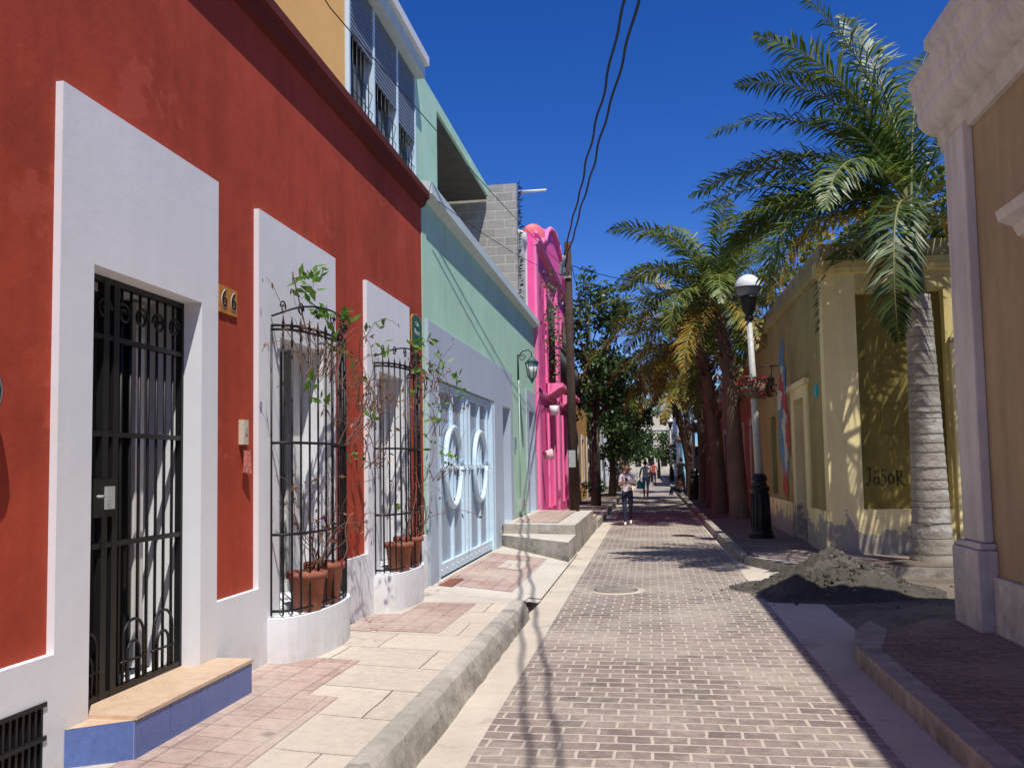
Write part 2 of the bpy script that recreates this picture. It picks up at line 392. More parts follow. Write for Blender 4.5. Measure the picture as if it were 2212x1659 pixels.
# ------------------------------------------------------------------ grilles/plant helpers
def scroll(mb,c,ax,r,turns,sg,mat,rad=.008,u=(0,1,0),v=(0,0,1)):
    u=V(u);v=V(v);pts=[]
    for i in range(int(14*turns)+1):
        t=i/14; rr=r*(1-.75*t/turns); w=2*math.pi*t
        pts.append(V(c)+u*math.cos(w)*rr*sg+v*math.sin(w)*rr)
    mb.tube(pts,rad,mat,5)
def leaf(mb,p,d,l,w,mat):
    d=d.normalized(); s=d.cross(V((R(-1,1),R(-1,1),R(-1,1))))
    if s.length<1e-3: s=V((1,0,0))
    s.normalize()
    mb.face([p,p+d*l*.5+s*w*.5,p+d*l,p+d*l*.5-s*w*.5],mat)
def rv(): 
    while True:
        p=V((R(-1,1),R(-1,1),R(-1,1)))
        if .05<p.length<1: return p.normalized()
def twigplant(mb,base,n,reach,up,leafz,greenp,ymin,ymax,tip=True):
    for k in range(n):
        p=V(base)+V((R(-.06,.10),R(-.25,.25),0)); d=V((R(.1,.5),R(-.8,.8),R(.4,1.2))).normalized()
        pts=[p.copy()]; L=R(.4,1)*reach; gr=R(0,1)<greenp
        for i in range(10):
            d=(d+rv()*.38+V((-.05,0,.08 if i<6 else -.25))).normalized(); p=p+d*L/10
            p.x=max(p.x,-2.68); p.y=max(ymin,min(ymax,p.y)); pts.append(p.copy())
            if gr and i>5:
                for q in range(2): leaf(mb,p+rv()*.02,rv()+V((.3,0,.3)),R(.05,.10),R(.025,.045),M_v1)
            elif i>3 and R(0,1)<.40: leaf(mb,p+rv()*.03,rv()+V((0,0,-.5)),R(.04,.08),R(.015,.03),M_dry)
        mb.tube(pts,[.005*(1-i/15) for i in range(len(pts))],M_twig,4,cap=False)
def cluster(mb,c,n,r=.10):
    c=V(c)
    for i in range(n): leaf(mb,c+rv()*r*R(.2,1),rv()+V((.3,0,.2)),R(.07,.14),R(.03,.055),M_v1)
def bowgrille(root_,yc,hw,z0,z1,name):
    mb=MB(); dep=.24; X=-2.735
    def pt(t,z):
        w=t*math.pi/2; return V((X+dep*(max(0,math.cos(w))**.7),yc+hw*math.sin(w),z))
    nb=15
    for i in range(nb):
        t=-1+2*i/(nb-1)
        mb.tube([pt(t,z0),pt(t,z1)],.0085,M_black,6)
        if 0<i<nb-1:
            mb.tube([pt(t,z1-.02),pt(t,z1+.07)],[.014,.002],M_black,5)
    for z in (z0+.03,z0+.58,z0+1.25,z1-.03,z1+.0):
        mb.tube([pt(-1+2*i/20,z) for i in range(21)],.011,M_black,5)
    for i in range(7):
        t=-.85+1.7*i/6; c=pt(t,z1+.13); scroll(mb,c,0,.055,1.4,1 if i%2 else -1,M_black,.006)
    mb.tube([pt(-1+2*i/20,z1+.07+.13*math.cos((-1+2*i/20)*math.pi/2)) for i in range(21)],.008,M_black,5)
    mb.build(name,root_)
# ------------------------------------------------------------------ RED HOUSE
rh=root('red_house')
X=-2.78
holes=[(3.97,5.06,.45,2.71),(6.22,7.12,.62,2.66),(8.68,9.58,.62,2.66)]
mb=MB(); mb.slab(0,X,1,.42,-8,10.6,0,4.98,holes,M_red)
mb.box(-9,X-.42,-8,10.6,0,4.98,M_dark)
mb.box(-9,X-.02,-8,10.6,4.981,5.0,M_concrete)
mb.build('walls',rh)
mb=MB()
SX=X+.04
mb.slab(0,SX,1,.44,3.72,5.26,.82,3.54,holes,M_white,.006)
mb.slab(0,SX,1,.44,5.86,7.42,.82,3.54,holes,M_white,.006)
mb.slab(0,SX,1,.44,8.30,9.88,.82,3.53,holes,M_white,.006)
mb.slab(0,SX,1,.44,-8,10.6,0.0,.82,holes+[(3.30,3.66,.30,.62)],M_white,.006)
mb.build('window_surrounds_and_plinth',rh)
mb=MB()
mb.prof_y([(0,4.93),(.05,4.95),(.09,5.03),(.12,5.05),(.12,5.13),(0,5.15),(-.3,5.15),(-.3,4.99),(0,4.985)],X,1,-8,10.6,M_maroon)
mb.build('cornice',rh)
mb=MB()
for yc in (6.68,9.13):
    pts=[(SX+.001+.27*(math.cos(t)**.7 if math.cos(t)>0 else 0),yc+.68*math.sin(t)) for t in [ -math.pi/2+math.pi*i/16 for i in range(17)]]
    prism(mb,pts,.05,.585,M_white)
mb.build('window_sills',rh)
for yc in (6.68,9.13): bowgrille(rh,yc,.62,.60,2.72,'window_grille')
mb=MB()
for y0,y1 in ((6.22,7.12),(8.68,9.58)):
    xx=X-.30
    mb.box(xx-.02,xx,y0,y1,.62,2.66,M_glass)
    for a in (y0+.03,y1-.035): mb.box(xx,xx+.03,a-.02,a+.025,.63,2.65,M_pure)
    mb.box(xx,xx+.02,(y0+y1)/2-.012,(y0+y1)/2+.012,.63,2.65,M_black)
    for z in (1.6,2.2): mb.box(xx,xx+.015,y0+.06,y1-.06,z-.012,z+.012,M_black)
    mb.box(X-.16,X-.15,y1-.20,y1-.03,.64,2.64,M_pure)
mb.build('windows',rh)
mb=MB()
xx=X-.36
mb.box(xx,xx+.04,3.98,4.50,.46,2.70,M_wood)
for z0,z1 in ((.6,1.0),(1.1,1.75),(1.85,2.55)):
    for y0,y1 in ((4.03,4.22),(4.27,4.46)): mb.box(xx+.04,xx+.055,y0,y1,z0,z1,M_wood)
mb.box(xx+.05,xx+.09,4.84,4.93,.5,2.68,M_pure)
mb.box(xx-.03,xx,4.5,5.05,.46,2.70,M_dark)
mb.build('door',rh)
mb=MB(); gx=X-.10
for y in [3.985+.0885*i for i in range(13)]:
    if 4.2<y<4.42: continue
    mb.tube([(gx,y,.50),(gx,y,2.68)],.0095,M_black,6)
for y0,y1 in ((3.978,4.0),(5.03,5.052),(4.24,4.29),(4.33,4.38)): mb.box(gx-.02,gx+.02,y0,y1,.47,2.70,M_black)
for z in (.49,1.27,1.86,2.38,2.685): mb.box(gx-.018,gx+.018,4.0,5.03,z-.015,z+.012,M_black)
mb.box(gx-.03,gx+.035,4.14,4.34,1.42,1.62,M_black); mb.box(gx+.035,gx+.05,4.24,4.31,1.46,1.58,M_ltgrey)
mb.tube([(gx+.05,4.16,1.53),(gx+.09,4.16,1.53),(gx+.09,4.10,1.53)],.008,M_ltgrey,6)
for i in range(6):
    scroll(mb,(gx+.012,4.08+.175*i,2.53),0,.065,1.5,1 if i%2 else -1,M_black,.009)
for y in (4.12,4.55,4.85):
    for w,h in ((.10,.34),(.06,.22)):
        pts=[(gx+.015,y-w,.5)]+[(gx+.015,y-w*math.cos(t),.5+h*.7+h*.3*math.sin(t)) for t in [math.pi*i/10 for i in range(11)]]+[(gx+.015,y+w,.5)]
        mb.tube(pts,.009,M_black,5)
    mb.tube([(gx+.015,y-.12,.62),(gx+.015,y+.12,.62)],.008,M_black,5)
mb.build('door_grille',rh)
mb=MB()
mb.box(SX+.001,-2.50,3.98,5.24,.15,.455,M_grout)
mb.face([(SX+.002,3.80,.15),(-2.50,3.979,.15),(-2.50,3.979,.455),(SX+.002,3.80,.455)],M_bluetile)
mb.face([(SX+.002,3.80,.456),(-2.50,3.979,.456),(-2.50,3.98,.456),(SX+.002,3.98,.456)],M_tantile)
mb.box(SX+.001,-2.485,3.98,5.25,.456,.475,M_tantile)
mb.box(X-.08,SX+.001,3.978,5.052,.457,.468,M_tantile)
for i in range(4): mb.box(-2.50,-2.492,3.985+i*.3145,3.985+(i+1)*.3145-.006,.15,.454,M_bluetile)
mb.box(SX+.01,-2.51,5.24,5.247,.15,.454,M_bluetile)
mb.build('door_step',rh)
mb=MB()
mb.box(X-.3,X-.10,3.31,3.65,.31,.61,M_dark)
for y in [3.32+.04*i for i in range(9)]: mb.box(SX-.02,SX+.0,y,y+.014,.30,.62,M_black)
for z in (.30,.45,.60): mb.box(SX-.015,SX+.008,3.29,3.67,z,z+.02,M_black)
mb.build('vent_grille',rh)
mb=MB()
for y in (5.33,5.46): mb.box(X+.001,X+.014,y,y+.118,2.70,2.88,M_gold)
mb.build('house_number_tile',rh)
for y in (5.389,5.519):
    text('house_number','6',.185,(X+.0165,y,2.79),'+x',M_pure,rh,.001); o=text('house_number','6',.165,(X+.019,y,2.79),'+x',M_black,rh,.001)
mb=MB(); mb.box(X+.001,X+.04,5.63,5.70,1.83,2.0,plain('ivory_plastic',(.6,.55,.42),.5)); mb.box(X+.04,X+.045,5.65,5.68,1.9,1.95,M_ltgrey)
mb.build('door_bell',rh)
mb=MB(); mb.box(X+.02,X+.03,5.655,5.665,1.79,1.83,M_twig); 
mb.face([(X+.03,5.64,1.64),(X+.055,5.72,1.63),(X+.05,5.71,1.79),(X+.03,5.65,1.79)],plain('red_tag',(.50,.16,.13),.5,var=.6,sc_=60)); mb.build('paper_tag',rh)
ss=root('street_name_sign')
mb=MB()
y0,y1=9.90,10.36
pts=[(y0,3.10),(y1,3.10),(y1,3.42),(y1-.06,3.47),((y0+y1)/2,3.50),(y0+.06,3.47),(y0,3.42)]
mb.idx([(X+.045,a,b) for a,b in pts]+[(X+.06,a,b) for a,b in pts],[tuple(range(7,14))]+[(i,(i+1)%7,7+(i+1)%7,7+i) for i in range(7)],M_gold)
mb.idx([(X+.062,y0+.02+(a-y0)*.913,3.12+(b-3.10)*.9) for a,b in pts],[tuple(range(7))],M_signgreen)
mb.box(X,X+.045,y0+.2,y0+.26,3.2,3.3,M_black)
mb.build('plate',ss)
text('lettering','Calle',.075,(X+.064,(y0+y1)/2,3.37),'+x',M_pure,ss,.0005); text('lettering','Venus',.10,(X+.064,(y0+y1)/2,3.27),'+x',M_pure,ss,.0005)
mb=MB()
mb.tube([(X,3.18,2.0),(X+.03,3.18,2.0)],[.17,.17],M_ltgrey,24); mb.tube([(X+.03,3.18,2.0),(X+.05,3.18,2.0)],[.15,.14],plain('meter_face',(.45,.47,.38),.3),24)
mb.ell((X+.05,3.18,2.0),(.09,.14,.14),M_glass,18,8)
mb.build('electric_meter',rh)
for yc in (6.62,9.10):
    po=MB(); po.tube([(-2.60,yc-.22,.59),(-2.60,yc-.22,.62),(-2.60,yc-.22,.83),(-2.60,yc-.22,.83),(-2.60,yc-.22,.88)],[.10,.11,.135,.155,.155],M_terra,18)
    po.tube([(-2.60,yc+.14,.59),(-2.60,yc+.14,.86),(-2.60,yc+.14,.86),(-2.60,yc+.14,.91)],[.11,.145,.165,.165],M_terra,18)
    po.build('flower_pot')
pl=MB()
twigplant(pl,(-2.58,6.6,.9),16,1.2,1,0,.05,6.0,7.4)
for (a,b,c) in ((-2.50,6.1,2.7),(-2.5,6.55,2.7),(-2.46,7.1,2.5),(-2.45,7.4,2.35),(-2.45,7.4,2.0),(-2.45,7.6,2.5),(-2.45,7.0,2.2)): twigplant(pl,(a,b,c-.35),10,.8,1,0,.10,5.7,8.4)
for c,nn in (((-2.5,6.15,3.0),16),((-2.5,6.32,3.12),14),((-2.48,6.45,2.85),16),((-2.45,6.85,2.9),12),((-2.5,6.6,2.7),8),((-2.42,6.2,2.15),10),((-2.42,6.1,2.3),6),((-2.4,7.5,2.9),8),((-2.4,7.9,2.75),5),((-2.5,5.95,3.0),5)): cluster(pl,c,nn)
pts=[V((-2.5,6.2,2.6)),V((-2.48,5.95,2.9)),V((-2.47,5.82,3.05))]; pl.tube(pts,.005,M_twig,4)
for k in range(30): leaf(pl,V((-2.55+R(0,.15),6.25+R(0,.7),.95+R(0,.35))),rv(),R(.06,.12),.03,random.choice((M_fl,M_dry,M_twig)))
pl.build('climbing_plant',recalc=False)
pl=MB(); twigplant(pl,(-2.56,9.1,.9),12,1.3,1,0,.1,8.4,10.0)
for (a,b,c) in ((-2.45,9.1,2.7),(-2.4,9.5,2.8),(-2.4,9.6,2.3),(-2.35,9.9,2.6),(-2.4,9.6,1.8)): twigplant(pl,(a,b,c-.3),7,.8,1,0,.3,8.3,11.2)
for c,nn in (((-2.45,9.0,2.95),12),((-2.4,9.3,3.0),12),((-2.4,9.5,2.7),10),((-2.35,9.8,2.85),8),((-2.3,10.3,2.75),8),((-2.3,10.7,2.6),7),((-2.4,9.6,2.2),9),((-2.4,9.7,1.9),6)): cluster(pl,c,nn)
pl.build('climbing_plant',recalc=False)
# ------------------------------------------------------------------ GREEN HOUSE
gh=root('green_house')
X=-2.77
gate=(11.12,15.44,.15,2.82); d2=(16.42,17.36,.57,2.81); d3=(20.15,21.1,.57,2.95)
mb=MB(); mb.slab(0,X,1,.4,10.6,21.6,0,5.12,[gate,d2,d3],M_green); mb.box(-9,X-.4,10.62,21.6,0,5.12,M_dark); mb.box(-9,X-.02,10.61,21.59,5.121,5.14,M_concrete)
mb.build('walls',gh)
mb=MB()
mb.prof_y([(0,5.08),(.12,5.12),(.14,5.12),(.14,5.26),(0,5.30),(-.25,5.30),(-.25,5.14),(0,5.14)],X,1,10.605,21.6,M_greentrim); mb.build('cornice',gh)
mb=MB()
mb.slab(0,X+.045,1,.045,10.70,16.0,.0,3.52,[gate],M_bluegrey)
mb.slab(0,X+.03,1,.40,16.06,17.68,.55,3.52,[d2],M_bluegrey,.006)
mb.slab(0,X+.03,1,.40,19.8,21.4,.55,3.4,[d3],M_bluegrey,.006)
mb.build('door_surrounds',gh)
mb=MB()
gx=X-.02
mb.box(gx-.05,gx-.03,11.12,15.44,.15,2.82,M_panelg)
F=lambda y0,y1,z0,z1,o=.02:mb.box(gx-.03,gx+o,y0,y1,z0,z1,M_ltblue)
F(11.12,11.30,.15,2.82,.05); F(15.28,15.44,.15,2.82,.05)
F(11.30,15.28,2.70,2.80); F(11.30,15.28,.20,.36)
for y in (13.22,): F(y-.045,y-.005,.36,2.70,.03); F(y+.005,y+.045,.36,2.70,.03)
for ym in (12.25,14.25):
    F(ym-.03,ym+.03,.36,1.13); F(ym-.03,ym+.03,2.19,2.70)
    for s_ in (-.75,.75): F(ym+s_-.03,ym+s_+.03,.36,2.70,.015)
    F(ym-.93,ym-.50,1.61,1.69,.018); F(ym+.50,ym+.95,1.61,1.69,.018)
    F(ym-.47,ym+.47,1.62,1.68,.012)
    ring=[(gx+.02,ym+.50*math.cos(t),1.66+.56*math.sin(t)) for t in [2*math.pi*i/36 for i in range(37)]]
    mb.tube(ring,.042,M_ltblue,8)
    F(ym-.03,ym+.03,1.13,2.19,.016)
    for s_ in (-.22,.22): F(ym+s_-.015,ym+s_+.015,1.2,2.12,.0)
for i in range(12):
    for z in (.28,1.65): mb.ell((gx+.022,11.45+i*.33,z),(.014,.014,.014),M_pure,8,4)
mb.build('gate',gh)
mb=MB()
for (y0,y1,z0,z1) in (d2,d3):
    mb.box(X-.30,X-.26,y0,y1,z0,z1,M_ltblue)
    for a in (y0+.05,(y0+y1)/2+.03):
        for z in (z0+.15,z0+.9,z0+1.6): mb.box(X-.26,X-.25,a+.04,a+.36,z,z+.5,M_panelg)
mb.build('doors',gh)
mb=MB()
ly=18.6
mb.tube([(X+.02,ly,3.5),(X+.02,ly,4.05)],.02,M_black,6)
mb.tube([(X+.02,ly,4.0),(X+.12,ly,4.12),(X+.25,ly,4.15),(X+.32,ly,4.08),(X+.32,ly,4.0)],.012,M_black,6); scroll(mb,(X+.12,ly,3.98),0,.08,1.4,1,M_black,.009,(1,0,0))
M_lgr=plain('lantern_green',(.05,.13,.11),.5)
mb.tube([(X+.32,ly,4.0),(X+.32,ly,3.96),(X+.32,ly,3.86)],[.03,.06,.16],M_lgr,6)
mb.tube([(X+.32,ly,3.86),(X+.32,ly,3.56)],[.13,.08],M_globe,6)
for k in range(6):
    w=k*math.pi/3; mb.tube([(X+.32+.135*math.cos(w),ly+.135*math.sin(w),3.86),(X+.32+.085*math.cos(w),ly+.085*math.sin(w),3.55)],.01,M_lgr,4)
mb.tube([(X+.32,ly,3.56),(X+.32,ly,3.5),(X+.32,ly,3.42)],[.09,.05,.01],M_lgr,6)
mb.build('wall_lantern',gh)
mb=MB(); mb.box(X,X+.10,18.5,18.75,.68,.95,M_ltgrey); mb.tube([(X+.03,18.6,.95),(X+.03,18.6,3.5)],.012,M_greentrim,6); mb.box(X,X+.03,18.0,18.12,2.0,2.25,M_shut); mb.build('utility_meter',gh)
mb=MB()
for i in range(14):
    mb.box(-2.66,-2.48,10.80+i*.05,10.83+i*.05,.12,.175,M_rust)
mb.build('drain_grate',gh)
XU=-3.5
mb=MB()
mb.slab(0,XU,1,.3,2,9.83,5.0,11.2,[],M_orange); mb.box(-9,XU-.3,2,9.83,5.01,11.2,M_orange)
mb.build('upper_orange_wall',gh)
M_gint=plain('shade_darkened_grey',(.10,.10,.098),.9,var=.2,sc_=3)  # grey room surfaces, colour darkened to stand in for the shade inside
mb=MB()
mb.box(-9,XU,9.84,12.97,5.15,5.95,M_green)
mb.box(-9,XU-.25,9.84,12.97,5.95,7.75,M_dark)
mb.box(-9,XU,12.98,14.5,5.15,8.06,M_green)
mb.box(-9,XU,14.5,19.5,7.86,8.06,M_green)
mb.box(-9,-5.6,14.5,19.5,5.15,7.86,M_gint)
mb.box(-5.6,XU-.05,14.501,19.5,7.80,7.859,M_gint)
mb.build('upper_green_wall',gh)
mb=MB(); mb.box(-9,-3.32,9.84,13.02,7.752,7.96,M_greentrim); mb.box(-9,-3.26,9.84,13.06,7.96,8.10,M_pure); mb.build('eave',gh)
mb=MB()
mb.box(XU-.12,XU-.10,9.84,12.97,5.95,7.75,M_glass)
secs=(9.88,10.85,11.95,12.93); low=(7.0,6.85,6.7)
for y in secs: mb.box(XU-.10,XU+.045,y-.025,y+.025,5.95,7.75,M_ltblue)
mb.box(XU-.10,XU+.05,9.84,12.97,5.90,5.96,M_ltblue)
for i in range(3):
    a,b=secs[i]+.025,secs[i+1]-.025; z=7.75
    while z>low[i]:
        mb.box(XU-.0,XU+.030,a,b,z-.045,z-.006,M_shut); mb.box(XU-.0,XU+.012,a,b,z-.006,z,M_dark); z-=.06
    for k in range(1,6): mb.tube([(XU+.02,a+(b-a)*k/6,5.97),(XU+.02,a+(b-a)*k/6,low[i])],.007,M_black,5)
    for z in (6.3,6.55): mb.tube([(XU+.02,a,z),(XU+.02,b,z)],.006,M_black,5)
mb.build('shuttered_window',gh)
mb=MB(); mb.box(-9,-2.87,19.62,19.8,5.14,8.17,M_cinder); mb.build('cinder_block_wall',gh)
mb=MB(); mb.tube([(-2.85,19.9,8.05),(-2.2,19.9,8.05)],.035,M_pure,8); mb.build('drain_spout',gh)
mb=MB()
for k in range(150):
    z=5.3+k*.019; leaf(mb,V((-2.86,19.72,z)),V((R(.2,1),R(-.6,.3),R(-.3,.8))),R(.08,.19),.03,random.choice((M_t3,M_t1)))
mb.build('climbing_cactus',recalc=False)
# ------------------------------------------------------------------ PINK HOUSE
ph=root('pink_house')
X=-2.75
mb=MB()
pd=(24.2,25.3,.5,3.0); pd2=(28.2,29.4,.5,3.0); pu=(24.0,25.2,3.9,6.3); pu2=(28.2,29.4,3.9,6.3)
mb.slab(0,X,1,.35,21.61,32,.0,7.3,[pd,pd2,pu,pu2],M_pink); mb.box(-9,X-.35,21.61,32,0,7.3,M_dark)
mb.build('walls',ph)
mb=MB()
prof=[(21.9,7.3),(21.9,7.6),(23.2,7.62),(23.4,7.8),(24.0,7.9),(24.5,8.3),(25.4,8.65),(26.6,8.85),(27.8,8.75),(28.7,8.4),(29.2,8.0),(29.9,7.95),(30.2,7.7),(32,7.7),(32,7.3)]
n=len(prof)
mb.idx([(X,a,b) for a,b in prof]+[(X-.3,a,b) for a,b in prof],[tuple(range(n)),tuple(range(n,2*n))]+[(i,(i+1)%n,n+(i+1)%n,n+i) for i in range(n)],M_pink)
mb.build('parapet',ph)
mb=MB()
for i in range(1,13):
    a,b=prof[i],prof[i+1]; mb.tube([(X+.03,a[0],a[1]),(X+.03,b[0],b[1])],.07,M_pinkl,6)
mb.prof_y([(0,7.2),(.12,7.26),(.16,7.36),(0,7.42)],X,1,21.62,32,M_pinkl)
mb.prof_y([(0,3.45),(.07,3.5),(.07,3.6),(0,3.64)],X,1,21.62,32,M_pinkl)
for (a,b,c,d) in (pd,pd2,pu,pu2):
    mb.slab(0,X+.05,1,.05,a-.22,b+.22,c if c>1 else .5,d+.25,[(a,b,c,d)],M_pinkl)
for y in (21.75,26.6,31.7): mb.box(X,X+.07,y-.12,y+.22,.3,7.2,M_pinkl)
mb.build('mouldings',ph)
mb=MB()
M_pd=plain('pink_door',(.35,.05,.14),.5)
for (a,b,c,d) in (pd,pd2): mb.box(X-.3,X-.26,a,b,c,d,M_pd)
for (a,b,c,d) in (pu,pu2):
    mb.box(X-.3,X-.26,a,b,c,d,M_wood)
    y0,y1=a-.25,b+.25
    mb.prof_y([(0,3.55),(.2,3.68),(.3,3.75),(.42,3.80),(.42,3.90),(0,3.90)],X+.05,1,y0,y1,M_pinkl)
    for i in range(13): mb.tube([(X+.42,y0+(y1-y0)*i/12,3.9),(X+.42,y0+(y1-y0)*i/12,4.85)],.011,M_black,5)
    mb.tube([(X+.05,y0,4.86),(X+.42,y0,4.86),(X+.42,y1,4.86),(X+.05,y1,4.86)],.02,M_black,6)
    for i in range(12): mb.tube([(X+.10,y0+.1+(y1-y0-.2)*i/11,3.9),(X+.10,y0+.1+(y1-y0-.2)*i/11,6.3)],.01,M_black,5)
mb.build('balconies',ph)
mb=MB(); mb.box(X,X+.25,23.3,23.4,3.2,3.26,M_black); mb.tube([(X+.25,23.35,3.25),(X+.25,23.35,3.0)],[.13,.10],M_pure,10); mb.tube([(X+.05,22.5,1.9),(X+.3,22.5,1.95)],[.1,.14],plain('pink_can',(.8,.5,.55),.6),12); mb.build('wall_lamp',ph)
mb=MB(); 
mb.ell((-3.02,23.8,8.05),(.08,.33,.33),plain('red_dish',(.80,.17,.18),.5),24,10,Matrix.Rotation(math.radians(-70),3,'Z')); mb.tube([(-3.1,23.8,7.2),(-3.05,23.8,8.0)],.03,M_ltgrey,6)
mb.build('satellite_dish',ph)
mb=MB(); mb.slab(0,-2.92,1,.2,19.85,21.6,5.14,7.2,[],M_peel); mb.box(-4.5,-2.90,21.4,21.58,5.14,7.5,M_peel); mb.ell((-3.05,21.2,7.25),(.2,.5,.25),M_peel,14,8); mb.build('peeling_party_wall',ph)
vn=MB()
for k in range(900):
    y=R(22.5,25.5); z=R(3.9,6.8); 
    if noise.noise(V((y*1.2,z*.9,1)))>.05: leaf(vn,V((X+R(.05,.4),y,z)),rv(),.12,.06,random.choice((M_t1,M_v1,M_dry,M_t2)))
for k in range(12): twigplant(vn,(X+.1,R(22.8,25),R(4,6.5)),2,.9,1,0,.4,22.2,26)
vn.build('climbing_vine',recalc=False)
# ------------------------------------------------------------------ UTILITY POLE + WIRES
pole=root('utility_pole')
mb=MB(); PX,PY=-1.79,20.9
mb.tube([(PX,PY,.5),(PX-.02,PY,3),(PX-.03,PY,7.05)],[.12,.105,.085],M_polewood,12)
mb.build('post',pole)
mb=MB()
for z in (6.6,6.3): mb.tube([(PX-.12,PY-.05,z),(PX-.12,PY-.05,z+.12)],.04,M_pure,8)
mb.box(PX-.17,PX+.05,PY-.12,PY-.08,6.15,6.2,M_ltgrey); mb.box(PX-.10,PX+.06,PY-.16,PY-.11,1.6,2.0,M_ltgrey); mb.box(PX-.24,PX-.12,PY-.1,PY+.06,6.25,6.55,M_globed)
mb.build('insulators',pole)
def wire(name,a,b,sag,r,mat=M_black,wob=0,ph=0,n=60):
    mb=MB(); a=V(a);b=V(b); pts=[]
    for i in range(n+1):
        t=i/n; p=a.lerp(b,t); p.z-=sag*4*t*(1-t)
        if wob: p.x+=wob*math.sin(t*140+ph)+wob*.6*math.sin(t*61+ph*2)+wob*1.5*noise.noise(V((t*30,ph,0))); p.z+=wob*math.cos(t*113+ph)
        pts.append(p)
    mb.tube(pts,r,mat,6); return mb.build(name,recalc=False)
wire('overhead_cable',(PX-.12,PY,6.75),(3.9,-14,8.9),.25,.019,wob=.013,ph=0,n=320)
wire('overhead_cable',(PX-.06,PY,6.65),(4.15,-14,8.9),.36,.019,wob=.013,ph=2,n=320)
wire('overhead_wire',(PX,PY,6.3),(-2.7,7.2,5.75),.1,.006)
wire('overhead_wire',(-2.7,7.2,5.75),(-2.5,-6,7.0),.2,.006)
wire('overhead_wire',(PX,PY,6.2),(-2.62,10.9,5.1),.15,.005)
wire('overhead_wire',(PX,PY,6.5),(3.2,30,8.2),.5,.009)
wire('overhead_wire',(PX,PY,6.7),(-3.0,60,8.2),.4,.01)
# ------------------------------------------------------------------ RIGHT NEAR BUILDING
rb=root('tan_house')
X=2.97
mb=MB(); mb.slab(0,X,-1,.35,-8,8.7,0,5.0,[(3.6,5.0,.3,3.2)],M_tan); mb.box(X+.35,10,-8,8.69,0,5.6,M_tan); mb.box(X+.30,X+.34,3.6,5.0,.3,3.2,M_wood)
mb.slab(1,8.701,1,.1,X+.01,10,0,5.0,[],M_tan)
mb.build('walls',rb)
mb=MB()
mb.box(X-.09,X-.0005,8.28,8.78,.905,4.68,M_trim)
mb.box(X-.17,X-.0005,8.20,8.86,.10,.84,M_trim); mb.box(X-.14,X-.0005,8.23,8.83,.845,.90,M_trim)
mb.box(X-.06,X-.0005,-8,8.19,.10,.62,M_trim)
mb.build('corner_pilaster',rb,bevel=.012)
mb=MB()
def arc(cx,cz,r,a0,a1,n=7): return [(cx+r*math.cos(math.radians(a0+(a1-a0)*i/n)),cz+r*math.sin(math.radians(a0+(a1-a0)*i/n))) for i in range(n+1)]
pr=[(0,4.64),(.05,4.64),(.05,4.70),(.08,4.73),(.08,4.80)]+arc(.07,5.0,.19,-85,15,10)+[(.27,5.07),(.27,5.13),(.30,5.15),(.30,5.27),(.33,5.29),(.33,5.35),(.15,5.43),(.11,5.47),(.11,5.66),(.16,5.70),(.16,5.80),(-.3,5.84),(-.3,4.64)]
mb.prof_y(pr,X,-1,-8,8.98,M_trim)
mb.build('cornice',rb)
mb=MB()
mb.slab(0,X-.04,-1,.04,3.3,5.3,.63,3.35,[(3.6,5.0,.3,3.2)],M_trim)
mb.prof_y([(0,3.36),(.06,3.38),(.10,3.46),(.20,3.50),(.22,3.58),(0,3.62)],X,-1,3.0,7.3,M_trim)
mb.build('window_hood',rb)
# ------------------------------------------------------------------ YELLOW HOUSE
yh=root('yellow_house')
mb=MB()
YH=5.2
mb.slab(1,15.0,-1,.3,2.9,3.43,0,4.72,[],M_yel)
mb.slab(1,15.0,-1,.3,3.43,4.80,4.40,4.72,[],M_yelup)
mb.slab(1,15.0,-1,.3,3.43,4.80,0,.84,[],M_yel)
mb.slab(1,15.0,-1,.3,4.80,14,0,4.72,[],M_yelup)
mb.slab(1,15.18,-1,.2,3.43,4.80,.84,4.40,[],M_olive)
mb.box(3.8,4.15,15.165,15.177,2.1,2.55,M_olive)
mb.box(4.86,14,14.93,14.998,.1,3.52,M_yel)
mb.box(4.84,14,14.90,14.998,3.521,3.6,M_yeltop)
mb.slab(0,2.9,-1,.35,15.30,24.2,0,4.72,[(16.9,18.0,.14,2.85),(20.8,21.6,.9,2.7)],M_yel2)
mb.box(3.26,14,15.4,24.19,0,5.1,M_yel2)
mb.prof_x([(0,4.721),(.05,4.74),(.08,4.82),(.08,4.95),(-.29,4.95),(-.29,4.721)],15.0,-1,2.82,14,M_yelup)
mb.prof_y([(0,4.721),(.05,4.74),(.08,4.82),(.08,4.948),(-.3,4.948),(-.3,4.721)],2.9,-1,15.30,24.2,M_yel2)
mb.box(2.9,14,15.0,15.25,4.952,YH+.05,M_yeltop); mb.box(2.9,3.15,15.251,24.2,4.951,YH+.05,M_yeltop)
mb.build('walls',yh)
mb=MB()
mb.slab(0,2.86,-1,.36,16.55,18.35,.14,3.05,[(16.9,18.0,.14,2.85)],M_yel,.006)
mb.box(2.81,2.898,16.4,18.5,3.051,3.16,M_yel)
mb.box(3.15,3.18,16.9,18.0,.14,2.85,M_wood); mb.box(3.15,3.18,20.8,21.6,.9,2.7,M_wood)
mb.box(2.84,2.898,15.02,16.5,.10,.82,M_yel); mb.box(2.84,2.898,18.4,24.2,.10,.82,M_yel)
mb.box(2.86,2.898,15.6,15.75,2.75,2.95,M_turq)
mb.build('door_and_plinth',yh)
mb=MB(); mx=2.893
